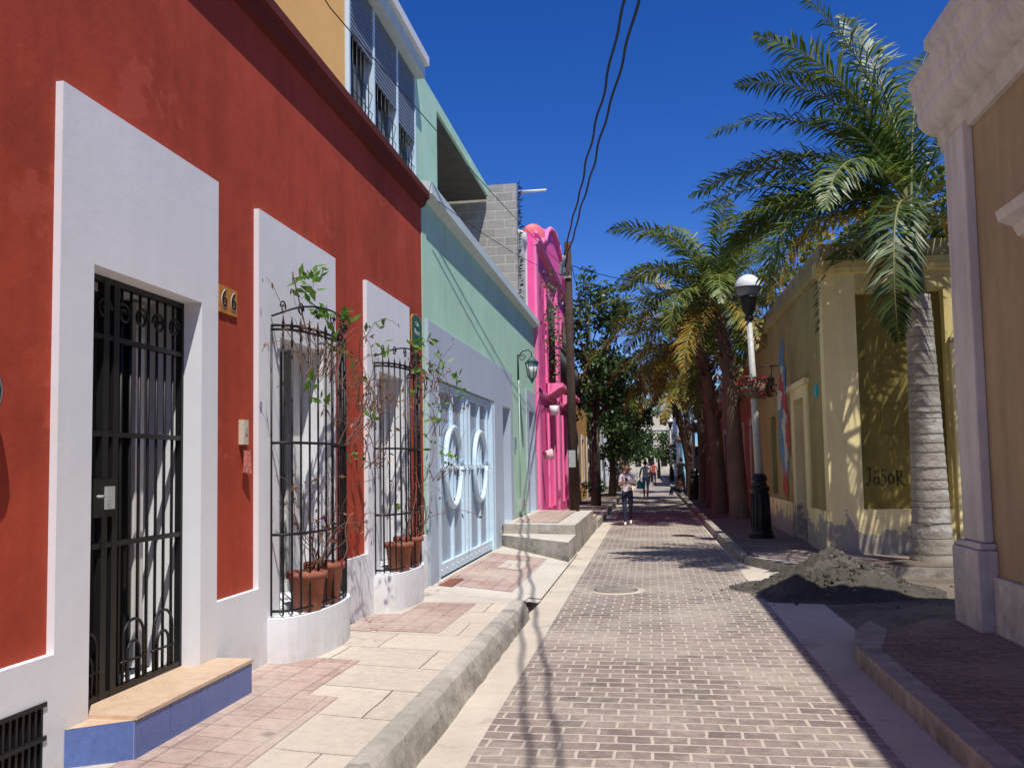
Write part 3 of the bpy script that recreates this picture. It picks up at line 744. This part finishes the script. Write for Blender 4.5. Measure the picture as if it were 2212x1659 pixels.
def blob(yc,zc,ry,rz,mat,off,ph=0):
    pts=[]
    for i in range(40):
        t=2*math.pi*i/40; k=1+.22*math.sin(3*t+ph)+.12*math.sin(7*t+ph*2)+.06*math.sin(13*t+ph); pts.append((mx-off,yc+ry*k*math.cos(t),zc+rz*k*math.sin(t)))
    mb.face(pts,mat)
blob(19.5,3.8,.38,.45,M_mblue,0,1); blob(19.6,3.1,.65,.55,M_mwh,.002,2); blob(19.35,2.95,.38,.38,M_mred,.004,3); blob(19.9,2.3,.5,.5,M_mblue,.001,4); blob(19.5,1.7,.55,.6,M_mblue,.003,.5); blob(19.4,1.8,.2,.35,M_mwh,.005,5); blob(19.8,3.35,.28,.2,M_mred,.006,2.2); blob(19.55,1.15,.35,.3,M_mred,.0045,2.2); blob(19.5,2.4,.25,.35,M_mwh,.0065,1.2); blob(19.2,3.4,.18,.3,M_mblue,.007,0)
blob(19.75,2.75,.18,.2,M_mblue,.0075,3.2); blob(19.0,2.2,.25,.4,M_mred,.0035,1.9)
mb.build('mural',yh,recalc=False)
mb=MB()
def stroke(pts,r=.009): mb.tube([(3.53+a*.56,15.177-.003,1.20+b*.34) for a,b in pts],r,M_black,5,flat=1)
stroke([(.0,.9),(.16,.92)]); stroke([(.1,.9),(.1,.3),(.05,.1),(-.05,.18)])
stroke([(.32,.5),(.22,.45),(.2,.2),(.28,.12),(.33,.3),(.34,.5),(.34,.15)]); stroke([(.24,.72),(.32,.8)]); 
stroke([(.55,.8),(.45,.85),(.42,.65),(.52,.5),(.55,.3),(.5,.1),(.40,.15)])
stroke([(.66,.6),(.6,.4),(.65,.15),(.74,.2),(.76,.5),(.68,.62)])
stroke([(.86,.1),(.86,.8),(.98,.75),(.97,.5),(.87,.45),(.95,.25),(1.06,.05)])
mb.build('graffiti',yh)
# ------------------------------------------------------------------ generic far facades
def facade(name,side,y0,y1,h,mat,trim,nop,storeys=1):
    r=root(name); X=-2.75 if side<0 else 2.95; s=1 if side<0 else -1
    ops=[]; w=(y1-y0)/nop
    for k in range(nop):
        c=y0+w*(k+.5); ops.append((c-.5,c+.5,.2 if k%2==0 else 1.0,2.7))
        if storeys>1: ops.append((c-.45,c+.45,4.2,6.2))
    mb=MB(); mb.slab(0,X,s,.3,y0,y1,0,h,ops,mat)
    xb=X-s*.3; mb.box(min(xb,xb-s*7),max(xb,xb-s*7),y0,y1,0,h,mat); mb.build('walls',r)
    mb=MB()
    mb.prof_y([(0,h-.25),(.1,h-.2),(.15,h-.05),(.15,h),(0,h+.05)],X,s,y0,y1-.01,trim)
    for a,b,c,d in ops:
        mb.slab(0,X+s*.04,s,.04,a-.15,b+.15,max(.15,c-.1),d+.18,[(a,b,c,d)],trim)
        x1=X-s*.27; mb.box(min(x1,x1-s*.02),max(x1,x1-s*.02),a,b,c,d,M_wood if c<.5 else M_glass)
    mb.build('trim',r)
    return r
M_ochre=stucco('ochre_stucco',(.55,.30,.09)); M_salm=stucco('salmon_stucco',(.50,.22,.12)); M_cream=stucco('cream_stucco',(.72,.64,.48)); M_sky=stucco('skyblue_stucco',(.35,.70,.84)); M_wh2=stucco('white_facade',(.76,.76,.74))
facade('ochre_house',-1,32.02,41,4.6,M_ochre,M_trim,3)
facade('maroon_house',-1,41.02,50,4.8,M_maroon,M_trim,3)
facade('white_house',-1,50.02,66,5,M_wh2,M_trim,5)
facade('cream_house',-1,66.02,92,6.6,M_cream,M_trim,7,2)
facade('salmon_house',1,24.22,36,4.7,M_salm,M_trim,4)
facade('red_brown_house',1,36.02,50,4.4,M_red,M_trim,4)
facade('white_house',1,74.0,110,6.6,M_wh2,M_trim,9,2)
bh=root('blue_house')
mb=MB(); ops=[(3.1+i*1.7,3.9+i*1.7,z,z+1.9) for i in range(4) for z in (.9,4.6)]
mb.slab(1,62,-1,.3,2.3,10,0,7.6,ops,M_sky); mb.box(2.3,10,62.3,73.9,0,7.6,M_sky); mb.prof_x([(0,7.3),(.15,7.45),(.15,7.65),(-.3,7.65)],62,-1,2.2,10,M_pure); mb.prof_x([(0,3.9),(.1,3.95),(.1,4.1),(0,4.15)],62,-1,2.25,10,M_pure)
for a,b,c,d in ops: mb.box(a,b,62.25,62.29,c,d,M_glass); mb.slab(1,61.96,-1,.04,a-.12,b+.12,c-.1,d+.15,[(a,b,c,d)],M_pure)
mb.build('walls',bh)
er=root('end_building')
mb=MB(); ops=[(-4+i*1.9,-3.1+i*1.9,z,z+1.5) for i in range(6) for z in (1.2,4.6,7.4)]
mb.slab(1,132,-1,.3,-6,8,0,9.6,ops,M_cream); mb.box(-6,8,132.3,140,0,9.6,M_dark); mb.prof_x([(0,9.3),(.2,9.5),(.2,9.7),(-.3,9.7)],132,-1,-6,8,M_trim); mb.box(-6,8,131.9,132,6.6,6.8,M_trim)
mb.box(2.6,4.4,133,134.8,9.7,13.6,M_wh2); mb.prof_x([(0,13.3),(.2,13.5),(.2,13.8),(-2,13.8)],133,-1,2.4,4.6,M_trim)
mb.build('walls',er)
mb=MB(); 
g={}
for i in range(41):
    for j in range(21):
        x=-90+180*i/40; y=170+180*j/20; h=26*math.exp(-((x+30)/38)**2-((y-260)/60)**2)+2*noise.noise(V((x*.05,y*.05,0))); g[i,j]=(x,y,h-1)
for i in range(40):
    for j in range(20): mb.face([g[i,j],g[i+1,j],g[i+1,j+1],g[i,j+1]],M_t3,True)
mb.build('hill')
mb=MB()
for k in range(46):
    x=R(-32,-4); y=R(205,250); h=26*math.exp(-((x+30)/38)**2-((y-260)/60)**2); w=R(2,4); t=R(2.5,5)
    mb.box(x-w,x+w,y-w,y+w,h-3,h+t,random.choice((M_wh2,M_cream,M_salm,M_terra,M_wh2)))
    for q in (-.5,.35): mb.box(x+q*w-.4,x+q*w+.5,y-w-.05,y-w+.1,h+t-2.2,h+t-.9,M_glass)
mb.build('hillside_houses')
# ------------------------------------------------------------------ PALMS
def frond(mb,base,az,e0,L,droop,mats,leaflen=.6,n=58,w=.042,plum=.4):
    N_=16; p=V(base); pts=[p.copy()]; tans=[]
    for i in range(N_):
        s=(i+.5)/N_; e=e0-droop*s**1.35
        T=V((math.cos(az)*math.cos(e),math.sin(az)*math.cos(e),math.sin(e))); tans.append(T); p=p+T*L/N_; pts.append(p.copy())
    tans.append(tans[-1]); S=V((-math.sin(az),math.cos(az),0))
    tw=R(-.7,.7)
    mb.tube(pts,[.028*(1-.88*i/N_) for i in range(N_+1)],M_rach,5,cap=False)
    for i in range(n):
        s=.10+.90*(i+.5)/n; k=s*N_; a=int(min(k,N_-1)); q=pts[a].lerp(pts[a+1],k-a); T=tans[a]
        S2=(S*math.cos(tw*s)+S.cross(T)*math.sin(tw*s)).normalized(); U=S2.cross(T) if S2.cross(T).z>0 else T.cross(S2)
        ll=leaflen*(math.sin(math.pi*min(1,(.18+.80*s)))**.55)*(1 if s<.85 else 1-.4*(s-.85)/.15)
        for sg in (-1,1):
            l=ll*R(.82,1.1); d=(T*R(.5,.8)+S2*sg*R(.65,.95)+U*R(-.25,.1+plum)).normalized()
            W=d.cross(U); W=(W if W.length>.05 else T).normalized()*w*.5
            p1=q+d*l*.5; d2_=(d+V((0,0,-R(.3,.9)))).normalized(); p2=p1+d2_*l*.5
            m=mats[0] if R(0,1)<.65 else mats[1]
            mb.face([q-W*.5,q+W*.5,p1+W,p1-W],m); mb.face([p1-W,p1+W,p2],m)
def palm(name,x,y,z0,zc,r0,r1,nf,L,trmat,zshaft=None,lean=(0,0),seed=0,dead=2,leaflen=.6,n=58,mats=None,azs=None,w=.042):
    random.seed(seed); r=root(name)
    mb=MB(); top=V((x+lean[0],y+lean[1],zc)); pts=[];rad=[]
    nn=90; zs=zshaft or zc
    for i in range(nn+1):
        t=i/nn; z=z0-.05+(zs-z0+.05)*t; k=(z-z0)/(zc-z0)
        pts.append((x+lean[0]*k*k,y+lean[1]*k*k,z)); 
        rr=r0+(r1-r0)*t; rr+=.25*r0*math.exp(-t*16); rr*=1+.02*(1 if i%3==0 else -.4)+.03*noise.noise(V((t*8,x,y)))
        rad.append(rr)
    mb.tube(pts,rad,trmat,20)
    if zshaft:
        i=5
        while i<nn-2:
            mb.tube([V(pts[i])-V((0,0,R(.004,.01))),V(pts[i])+V((0,0,.008))],rad[i]*1.012+.002,M_ring,20,cap=False); i+=random.choice((2,3,3,4,5))
        mb.tube([(pts[-1][0],pts[-1][1],zs-.02),(top.x,top.y,zs+.3),(top.x,top.y,zc-.2),(top.x,top.y,zc+.1)],[r1*.85,r1*.78,r1*.55,r1*.3],M_shaft,12)
    else:
        for k in range(90):
            i=int(R(nn*.55,nn)); a=R(0,6.28); p=V(pts[i])+V((math.cos(a),math.sin(a),0))*rad[i]*.9
            leaf(mb,p,V((math.cos(a)*.6,math.sin(a)*.6,1)),.28,.10,trmat)
    mb.build('trunk',r)
    mb=MB(); ms=mats or [(M_l1,M_l4),(M_l1,M_l2),(M_l4,M_l1)]
    for i in range(nf):
        az=(azs[i][0] if azs and i<len(azs) else i*2.39996+R(-.2,.2)); u=(i+.5)/nf
        if azs and i<len(azs): _,e0,dr,LL=azs[i]
        else: e0=math.radians(84-76*u+R(-6,6)); dr=math.radians(75+45*u+R(-10,15)); LL=L*R(.85,1.08)
        frond(mb,(top.x+math.cos(az)*.05,top.y+math.sin(az)*.05,zc-.15*u),az,e0,LL,dr,random.choice(ms),leaflen,n,w)
    for i in range(dead):
        az=R(0,6.28); frond(mb,(top.x,top.y,zc-.2),az,math.radians(R(-5,20)),L*.9,math.radians(80),(M_l3,M_l2),leaflen,n,w)
    mb.build('fronds',r,recalc=False)
D=math.radians
azsA=[(D(180),D(62),D(92),3.5),(D(172),D(36),D(66),3.4),(D(190),D(10),D(42),3.1),(D(200),D(75),D(70),3.6),(D(140),D(80),D(60),3.6),(D(100),D(70),D(80),3.3),(D(225),D(50),D(95),3.1),(D(160),D(22),D(70),3.0),(D(176),D(50),D(100),3.4),(D(186),D(24),D(56),3.3),(D(168),D(2),D(30),3.0),(D(195),D(84),D(50),3.9),(D(150),D(55),D(85),3.3),(D(120),D(86),D(36),3.9),(D(60),D(82),D(50),3.7),(D(165),D(78),D(80),3.7),(D(20),D(70),D(70),3.5)]
palm('palm_tree',4.02,13.55,.12,5.45,.27,.175,29,3.4,M_trunk,4.05,(-.08,0),3,2,.62,84,azs=azsA,w=.036)
palm('palm_tree',2.35,24.3,.12,6.0,.24,.15,26,3.9,M_trunkb,None,(-.35,0),11,3,.70,66,mats=[(M_l2,M_l1),(M_l1,M_l2),(M_l2,M_l1)],w=.05)
palm('palm_tree',2.05,26.8,.12,5.3,.24,.15,24,4.0,M_trunkb,None,(-.45,0),12,5,.68,60,mats=[(M_l2,M_l3),(M_l2,M_l1),(M_l2,M_l1)],w=.05)
palm('palm_tree',2.15,30.5,.12,5.2,.26,.17,20,3.6,M_trunkb,None,(-.2,0),13,5,.65,50,mats=[(M_l2,M_l3),(M_l2,M_l1)],w=.055)
palm('palm_tree',2.1,35,.12,6.4,.22,.15,18,3.4,M_trunkb,None,(-.1,0),14,2,.6,44,mats=[(M_l2,M_l1)],w=.06)
palm('palm_tree',1.9,41,.12,4.7,.22,.15,16,3.0,M_trunkb,None,(-.8,0),15,6,.6,44,mats=[(M_l2,M_l3),(M_l3,M_l2)],w=.055)
palm('palm_tree',2.2,50,.12,5.6,.22,.15,14,3.0,M_trunkb,None,(-.1,0),16,2,.6,40,w=.06)
palm('palm_tree',-2.0,64,.2,7.5,.2,.14,13,3.0,M_trunkb,None,(0,0),17,2,.6,40,w=.06)
# ------------------------------------------------------------------ broadleaf trees
def tree(name,x,y,z0,trunk_h,clumps,seed,dens=700,ls=.17,mats=(M_t1,M_t3,M_t2),droop=0,r0=.16):
    random.seed(seed); r=root(name); mb=MB()
    fork=V((x,y,z0+trunk_h)); mb.tube([(x,y,z0-.1),(x+.05,y,z0+trunk_h*.5),fork],[r0*1.2,r0*.9,r0*.75],M_bark,10)
    for c,rad in clumps:
        c=V(c); m1=fork.lerp(c,.5)+rv()*.25; mb.tube([fork,m1,c],[r0*.5,r0*.3,.02],M_bark,7)
        for k in range(3): mb.tube([m1,c+rv()*rad*.7],[r0*.2,.01],M_bark,5)
    mb.build('trunk_and_limbs',r)
    mb=MB()
    for c,rad in clumps:
        c=V(c); sub=[c+rv()*rad*R(.3,1.05) for _ in range(12)]; sm=[random.choice(mats) for _ in sub]
        for k in range(int(dens*rad*rad)):
            si=int(R(0,11.99)); s_=sub[si]; d=rv(); p=s_+V((d.x,d.y,d.z*.75))*rad*.42*R(.2,1)**.5
            if droop: p.z-=droop*R(0,1)**2
            leaf(mb,p,rv()+V((0,0,-.4)),ls*R(.7,1.4),ls*.6,sm[si] if R(0,1)<.6 else random.choice(mats))
    mb.build('foliage',r,recalc=False)
tree('shade_tree',-1.9,31,.2,3.0,[((-1.9,31,7.6),.9),((-1.2,31.5,6.7),1.0),((-2.4,30,6.4),1.0),((-1.6,31,5.4),1.3),((-1.0,32,4.9),1.0),((-2.2,31,4.3),1.2),((-1.0,32,4.0),.8),((-1.0,31.5,7.4),.5)],21,640,.18,(M_t1,M_t2,M_t3,M_t1))
tree('shade_tree',-1.7,40,.2,2.2,[((-1.9,40,5.9),1.3),((-1.9,40,4.9),1.4),((-1.0,41,4.6),1.3),((-1.8,40,3.6),1.3),((-.9,42,3.4),1.0),((-1.3,40,2.9),1.0),((-1.4,40,2.3),.8)],22,700,.18,(M_t3,M_t1,M_t2),.5)
tree('shade_tree',-2.0,52,.2,2.2,[((-1.9,52,5.0),1.5),((-1.2,52,4.1),1.3),((-1.8,52,3.2),1.3),((-1.0,52,2.6),.9)],23,500,.2,(M_t2,M_t1,M_t1))
tree('shade_tree',-1.8,72,.2,2.2,[((-1.6,72,5.0),1.9),((-.9,72,3.6),1.5),((-1.8,72,3.0),1.5)],24,400,.24,(M_t2,M_t1,M_t1))
tree('shade_tree',1.0,98,.1,2.2,[((.6,98,3.0),1.6),((2.2,98,3.6),1.8),((-1.8,98,3.6),1.8)],25,300,.28,(M_t2,M_t1,M_t2))
tree('flowering_tree',6.2,18.6,.1,4.6,[((5.0,18.5,6.0),1.0),((6.5,18.5,6.3),1.2),((4.0,18.2,5.9),.9),((7.7,18.6,6.1),1.1),((5.8,19,6.9),.9),((9,18.6,6.2),1.2),((3.9,20.5,6.0),1.0)],26,620,.15,(M_t1,M_t2,M_ylf,M_t3,M_t2))
random.seed(5)
mb=MB()
for k in range(350):
    c=V((-2.1,34.0,.55)); p=c+V((rv().x*.35,rv().y*2.5,abs(rv().z)*.45)); leaf(mb,p,rv(),.14,.07,random.choice((M_t1,M_t2)))
mb.build('hedge',recalc=False)
random.seed(99)
# ------------------------------------------------------------------ STREET LAMPS
def lamp(x,y,z0,basket=True,lean=0,nleaf=900):
    r=root('street_lamp'); mb=MB()
    prof=[(0,.26),(.06,.26),(.08,.23),(.16,.22),(.18,.19),(.9,.165),(.95,.19),(1.0,.20),(1.04,.15),(1.12,.13),(1.16,.16),(1.22,.14),(1.28,.10)]
    mb.tube([(x,y,z0+a) for a,b in prof],[b for a,b in prof],M_black,16,sm=False)
    for k in range(12):
        w=k*math.pi/6; mb.tube([(x+.185*math.cos(w),y+.185*math.sin(w),z0+.2),(x+.165*math.cos(w),y+.165*math.sin(w),z0+.88)],.02,M_black,5)
    mb.build('base',r)
    mb=MB(); mb.tube([(x,y,z0+1.26),(x-lean*.5,y,z0+2.8),(x-lean,y,z0+4.42)],[.085,.07,.055],M_lampg,12); mb.build('post',r)
    mb=MB(); X0=x-lean
    pf=((4.38,.06),(4.43,.10),(4.48,.07),(4.52,.07),(4.60,.13),(4.78,.15),(4.84,.17),(4.88,.19))
    mb.tube([(X0,y,z0+a) for a,b in pf],[b for a,b in pf],M_black,16)
    mb.build('collar',r)
    mb=MB(); c=(X0,y,z0+5.08)
    mb.ell(c,(.255,.255,.25),M_globed,24,8,z0=-.85,z1=-.08); mb.ell(c,(.265,.265,.26),M_globe,24,10,z0=-.08,z1=1); mb.tube([(X0,y,z0+5.05),(X0,y,z0+5.07)],.272,M_black,24); mb.build('globe',r)
    if basket:
        mb=MB(); mb.tube([(X0+.02,y,z0+3.45),(X0+.55,y,z0+3.45)],.012,M_black,6); mb.tube([(X0-.45,y,z0+3.45),(X0,y,z0+3.45)],.012,M_black,6)
        for s_ in (-.4,.4): mb.tube([(X0+s_,y,z0+3.45),(X0+s_,y,z0+3.2)],.008,M_black,5)
        mb.build('basket_bracket',r)
        mb=MB()
        for k in range(nleaf):
            a=R(0,6.28); rr=R(.1,.40); p=V((X0+.08+math.cos(a)*rr,y+math.sin(a)*rr,z0+3.1+R(-.22,.17)-rr*.15)); leaf(mb,p,rv(),.07,.05,random.choice((M_fl,M_fl,M_t3,M_t1,M_t3)))
        mb.ell((X0+.08,y,z0+2.98),(.27,.27,.2),M_twig,14,6)
        mb.build('flower_basket',r,recalc=False)
lamp(2.18,18.2,.13,True,.09)
lamp(1.85,37.5,.13,True,0,300); lamp(1.85,56,.13,True,0,200); lamp(1.85,76,.13,True,0,100)
lamp(-1.75,47,.2,True,0,200)
# ------------------------------------------------------------------ PEOPLE
def person(name,x,y,z0,facing,J,cols,hair='short',headtilt=0,scale=1.0):
    r=root(name)
    names=list(J.keys())
    edges=[('pelvis','waist'),('waist','chest'),('chest','neckb'),('neckb','neckt'),('neckb','shL'),('shL','elL'),('elL','wrL'),('neckb','shR'),('shR','elR'),('elR','wrR'),
           ('pelvis','hipL'),('hipL','knL'),('knL','anL'),('anL','toL'),('pelvis','hipR'),('hipR','knR'),('knR','anR'),('anR','toR')]
    RAD=dict(pelvis=(.135,.10),waist=(.115,.085),chest=(.135,.095),neckb=(.07,.06),neckt=(.048,.048),shL=(.055,.055),shR=(.055,.055),elL=(.04,.04),elR=(.04,.04),wrL=(.026,.026),wrR=(.026,.026),
             hipL=(.09,.09),hipR=(.09,.09),knL=(.06,.06),knR=(.06,.06),anL=(.04,.04),anR=(.04,.04),toL=(.035,.025),toR=(.035,.025))
    me=bpy.data.meshes.new('body'); me.from_pydata([J[k] for k in names],[(names.index(a),names.index(b)) for a,b in edges],[])
    o=bpy.data.objects.new('body',me); sc.collection.objects.link(o)
    o.modifiers.new('s','SKIN'); su=o.modifiers.new('u','SUBSURF'); su.levels=2; su.render_levels=2
    for i,k in enumerate(names):
        sv=me.skin_vertices[0].data[i]; sv.radius=RAD[k]; sv.use_root=(k=='pelvis')
    dg=bpy.context.evaluated_depsgraph_get(); me2=bpy.data.meshes.new_from_object(o.evaluated_get(dg)); bpy.data.objects.remove(o)
    o=bpy.data.objects.new('body',me2); sc.collection.objects.link(o)
    me2.materials.clear()
    for c in ('skin','top','legs','shoe'): me2.materials.append(cols[c])
    segs=[(V(J[a]),V(J[b]),a,b) for a,b in edges]
    for p in me2.polygons:
        p.use_smooth=True; best=None
        for A,B,a,b in segs:
            t=max(0,min(1,(p.center-A).dot(B-A)/(B-A).length_squared)); d=(p.center-A.lerp(B,t)).length-(RAD[a][0]*(1-t)+RAD[b][0]*t)
            if best is None or d<best[0]: best=(d,a,b,t)
        _,a,b,t=best; k=1
        if b in('neckt',): k=0 if t>.25 else 1
        if a[:2]=='sh' and t>.6: k=0
        if a[:2]=='el': k=0
        if a in('pelvis',) and b[:3]=='hip' or a[:3]=='hip': k=2
        if a[:2]=='kn': k=2 if cols.get('long',True) else 0
        if a[:2]=='kn' and not cols.get('long',True) and t<.15: k=2
        if a[:2]=='an': k=3
        if a=='pelvis' and b=='waist': k=2 if t<.1 else 1
        p.material_index=k
    o.parent=r
    mb=MB(); nk=V(J['neckt']); rot=Matrix.Rotation(headtilt,3,'X'); H=nk+rot@V((0,-.015,.105))
    def hf(p):
        q=p.copy(); 
        if p.z<0: q.x*=1-.25*(-p.z)**1.5; q.y*=1-.12*(-p.z)
        return q
    mb.ell(H,(.073,.092,.112),cols['skin'],24,16,rot,hf)
    mb.tube([H+rot@V((0,-.088,.02)),H+rot@V((0,-.108,-.022)),H+rot@V((0,-.088,-.034))],[.007,.014,.010],cols['skin'],8)
    for s_ in(-1,1):
        mb.ell(H+rot@V((s_*.028,-.080,.012)),(.013,.009,.008),M_pure,10,6,rot); mb.ell(H+rot@V((s_*.028,-.087,.012)),(.006,.004,.006),M_hair,8,5,rot)
        mb.tube([H+rot@V((s_*.015,-.088,.032)),H+rot@V((s_*.042,-.079,.032))],.004,M_hair,5)
        mb.ell(H+rot@V((s_*.074,.005,-.005)),(.011,.02,.03),cols['skin'],10,6,rot)
    mb.ell(H+rot@V((0,-.083,-.055)),(.022,.009,.007),M_lip,10,6,rot)
    mb.build('head',r)
    mb=MB()
    def hh(p):
        q=p.copy()
        if p.y<-.25 and p.z<.55: q.y=-.25; q*=.93
        return q
    mb.ell(H+rot@V((0,.012,.018)),(.082,.095,.112),M_hair,22,14,rot,hh)
    if hair=='bun': mb.ell(H+rot@V((0,.10,.03)),(.045,.045,.045),M_hair,12,8)
    mb.build('hair',r)
    mb=MB()
    for sd,w,e,g in (('L','wrL','elL',-1),('R','wrR','elR',1)):
        W=V(J[w]); d=(W-V(J[e])).normalized(); side=d.cross(V((0,0,1)));
        if side.length<.2: side=V((1,0,0))*g
        side.normalize(); nrm=side.cross(d)
        mb.tube([W-d*.01,W+d*.03,W+d*.085],[.024,.036,.036],cols['skin'],10,flat=.5)
        for k,(off,l) in enumerate(((-.027,.065),(-.009,.078),(.009,.073),(.027,.056))):
            b0=W+d*.08+side*off; b1=b0+d*l*.45-nrm*.008; b2=b1+(d*.6-nrm*.6)*l*.35; b3=b2+(d*.1-nrm)*l*.3
            mb.tube([b0,b1,b2,b3],[.009,.0085,.008,.006],cols['skin'],7)
        t0=W+d*.03-side*.03*g; mb.tube([t0,t0+(d*.5-side*g*.8)*.035,t0+(d*1.0-side*g*.8-nrm*.4)*.055],[.011,.010,.007],cols['skin'],7)
    mb.build('hands',r)
    r.location=(x,y,z0); r.rotation_euler=(0,0,facing); r.scale=(scale,)*3
    return r
Jw=dict(pelvis=(0,0,.90),waist=(0,.01,1.06),chest=(0,0,1.22),neckb=(0,.01,1.36),neckt=(0,-.015,1.44),
 shL=(-.165,.01,1.33),elL=(-.21,-.02,1.07),wrL=(-.07,-.22,1.13),shR=(.165,.01,1.33),elR=(.22,-.02,1.07),wrR=(.06,-.23,1.15),
 hipL=(-.085,0,.86),knL=(-.085,-.10,.48),anL=(-.07,-.13,.075),toL=(-.075,-.27,.035),hipR=(.085,0,.86),knR=(.08,-.0,.47),anR=(.07,.17,.13),toR=(.07,.06,.035))
w=person('walking_woman',-.61,23.9,0,0,Jw,dict(skin=M_skin,top=M_tee,legs=M_jeans,shoe=M_pure),'bun',D(16))
mb=MB(); mb.box(-.045,.03,-.315,-.305,1.16,1.29,M_black); mb.build('mobile_phone',w)
mb=MB(); mb.tube([(.20,-.05,1.25),(.23,-.14,1.20),(.20,-.05,1.10)],[.02,.10,.03],M_pure,10,flat=.6); mb.tube([(.17,-.02,1.38),(.22,-.08,1.2)],.012,M_pure,6); mb.build('handbag',w)
Jm=dict(Jw); Jm.update(elL=(-.24,.02,1.07),wrL=(-.25,-.05,.84),elR=(.24,.04,1.07),wrR=(.25,-.03,.84))
m2=person('walking_man',-.2,42.5,0,D(180),Jm,dict(skin=M_skin,top=plain('pale_shirt',(.60,.68,.76),.85),legs=M_blueshort,shoe=M_pure,long=False),'short',0,1.08)
mb=MB(); mb.tube([(.26,-.04,.78),(.26,-.04,.70),(.26,-.04,.42)],[.02,.12,.14],M_turq,10,flat=.4); mb.build('shopping_bag',m2)
person('standing_man',1.60,45.5,.13,D(160),Jm,dict(skin=M_skin,top=M_blk,legs=M_blk,shoe=M_blk),'short',0,1.1)
Js=dict(pelvis=(0,0,.20),waist=(0,-.02,.36),chest=(0,-.05,.52),neckb=(0,-.06,.66),neckt=(0,-.085,.74),
 shL=(-.165,-.05,.63),elL=(-.22,-.16,.42),wrL=(-.12,-.34,.45),shR=(.165,-.05,.63),elR=(.22,-.16,.42),wrR=(.12,-.34,.45),
 hipL=(-.10,-.03,.18),knL=(-.13,-.40,.40),anL=(-.12,-.50,.02),toL=(-.12,-.64,-.06),hipR=(.10,-.03,.18),knR=(.13,-.40,.40),anR=(.12,-.50,.02),toR=(.12,-.64,-.06))
person('sitting_person',1.46,43.5,.09,D(-70),Js,dict(skin=M_skin,top=plain('orange_shirt',(.5,.2,.12),.85),legs=M_jeans,shoe=M_pure),'short',0,1.0)
person('pedestrian',.3,66,0,D(180),Jm,dict(skin=M_skin,top=plain('red_shirt',(.45,.06,.05),.85),legs=M_jeans,shoe=M_blk),'short',0,1.08)
person('pedestrian',-.1,70,0,0,Jm,dict(skin=M_skin,top=M_tee,legs=M_blk,shoe=M_blk),'short',0,1.05)
# ------------------------------------------------------------------ camera, sun, sky
cam=bpy.data.cameras.new('camera'); co=bpy.data.objects.new('camera',cam); sc.collection.objects.link(co)
Mc=Matrix.Rotation(D(8.856),3,'Z')@Matrix.Rotation(D(93.75),3,'X')@Matrix.Rotation(D(-1.0),3,'Z')
co.matrix_world=Matrix.Translation((0,0,1.65))@Mc.to_4x4()
cam.sensor_width=36; cam.lens=1887/2212*36; cam.shift_y=53.5/2212; cam.clip_end=2000; cam.clip_start=.05
sc.camera=co
sd=V((1.45,-2.4,5.5)).normalized()
sl=bpy.data.lights.new('sun','SUN'); sl.energy=5; sl.angle=D(.5); sl.color=(1,.95,.87)
so=bpy.data.objects.new('sun',sl); sc.collection.objects.link(so); so.rotation_euler=(-sd).to_track_quat('-Z','Y').to_euler()
wd=bpy.data.worlds.new('World'); sc.world=wd; wd.use_nodes=True; n=wd.node_tree
sk=n.nodes.new('ShaderNodeTexSky'); sk.sky_type='NISHITA'; sk.sun_disc=False; sk.sun_elevation=math.asin(sd.z); sk.sun_rotation=math.atan2(sd.x,sd.y)
sk.altitude=2200; sk.air_density=1.0; sk.dust_density=.0; sk.ozone_density=4
hs=n.nodes.new('ShaderNodeHueSaturation'); hs.inputs['Hue'].default_value=.519; hs.inputs['Saturation'].default_value=1.32; hs.inputs['Value'].default_value=1.2
n.links.new(sk.outputs[0],hs.inputs['Color']); n.links.new(hs.outputs[0],n.nodes['Background'].inputs[0]); n.nodes['Background'].inputs[1].default_value=.12
sc.view_settings.view_transform='Standard'; sc.view_settings.look='None'; sc.view_settings.exposure=0
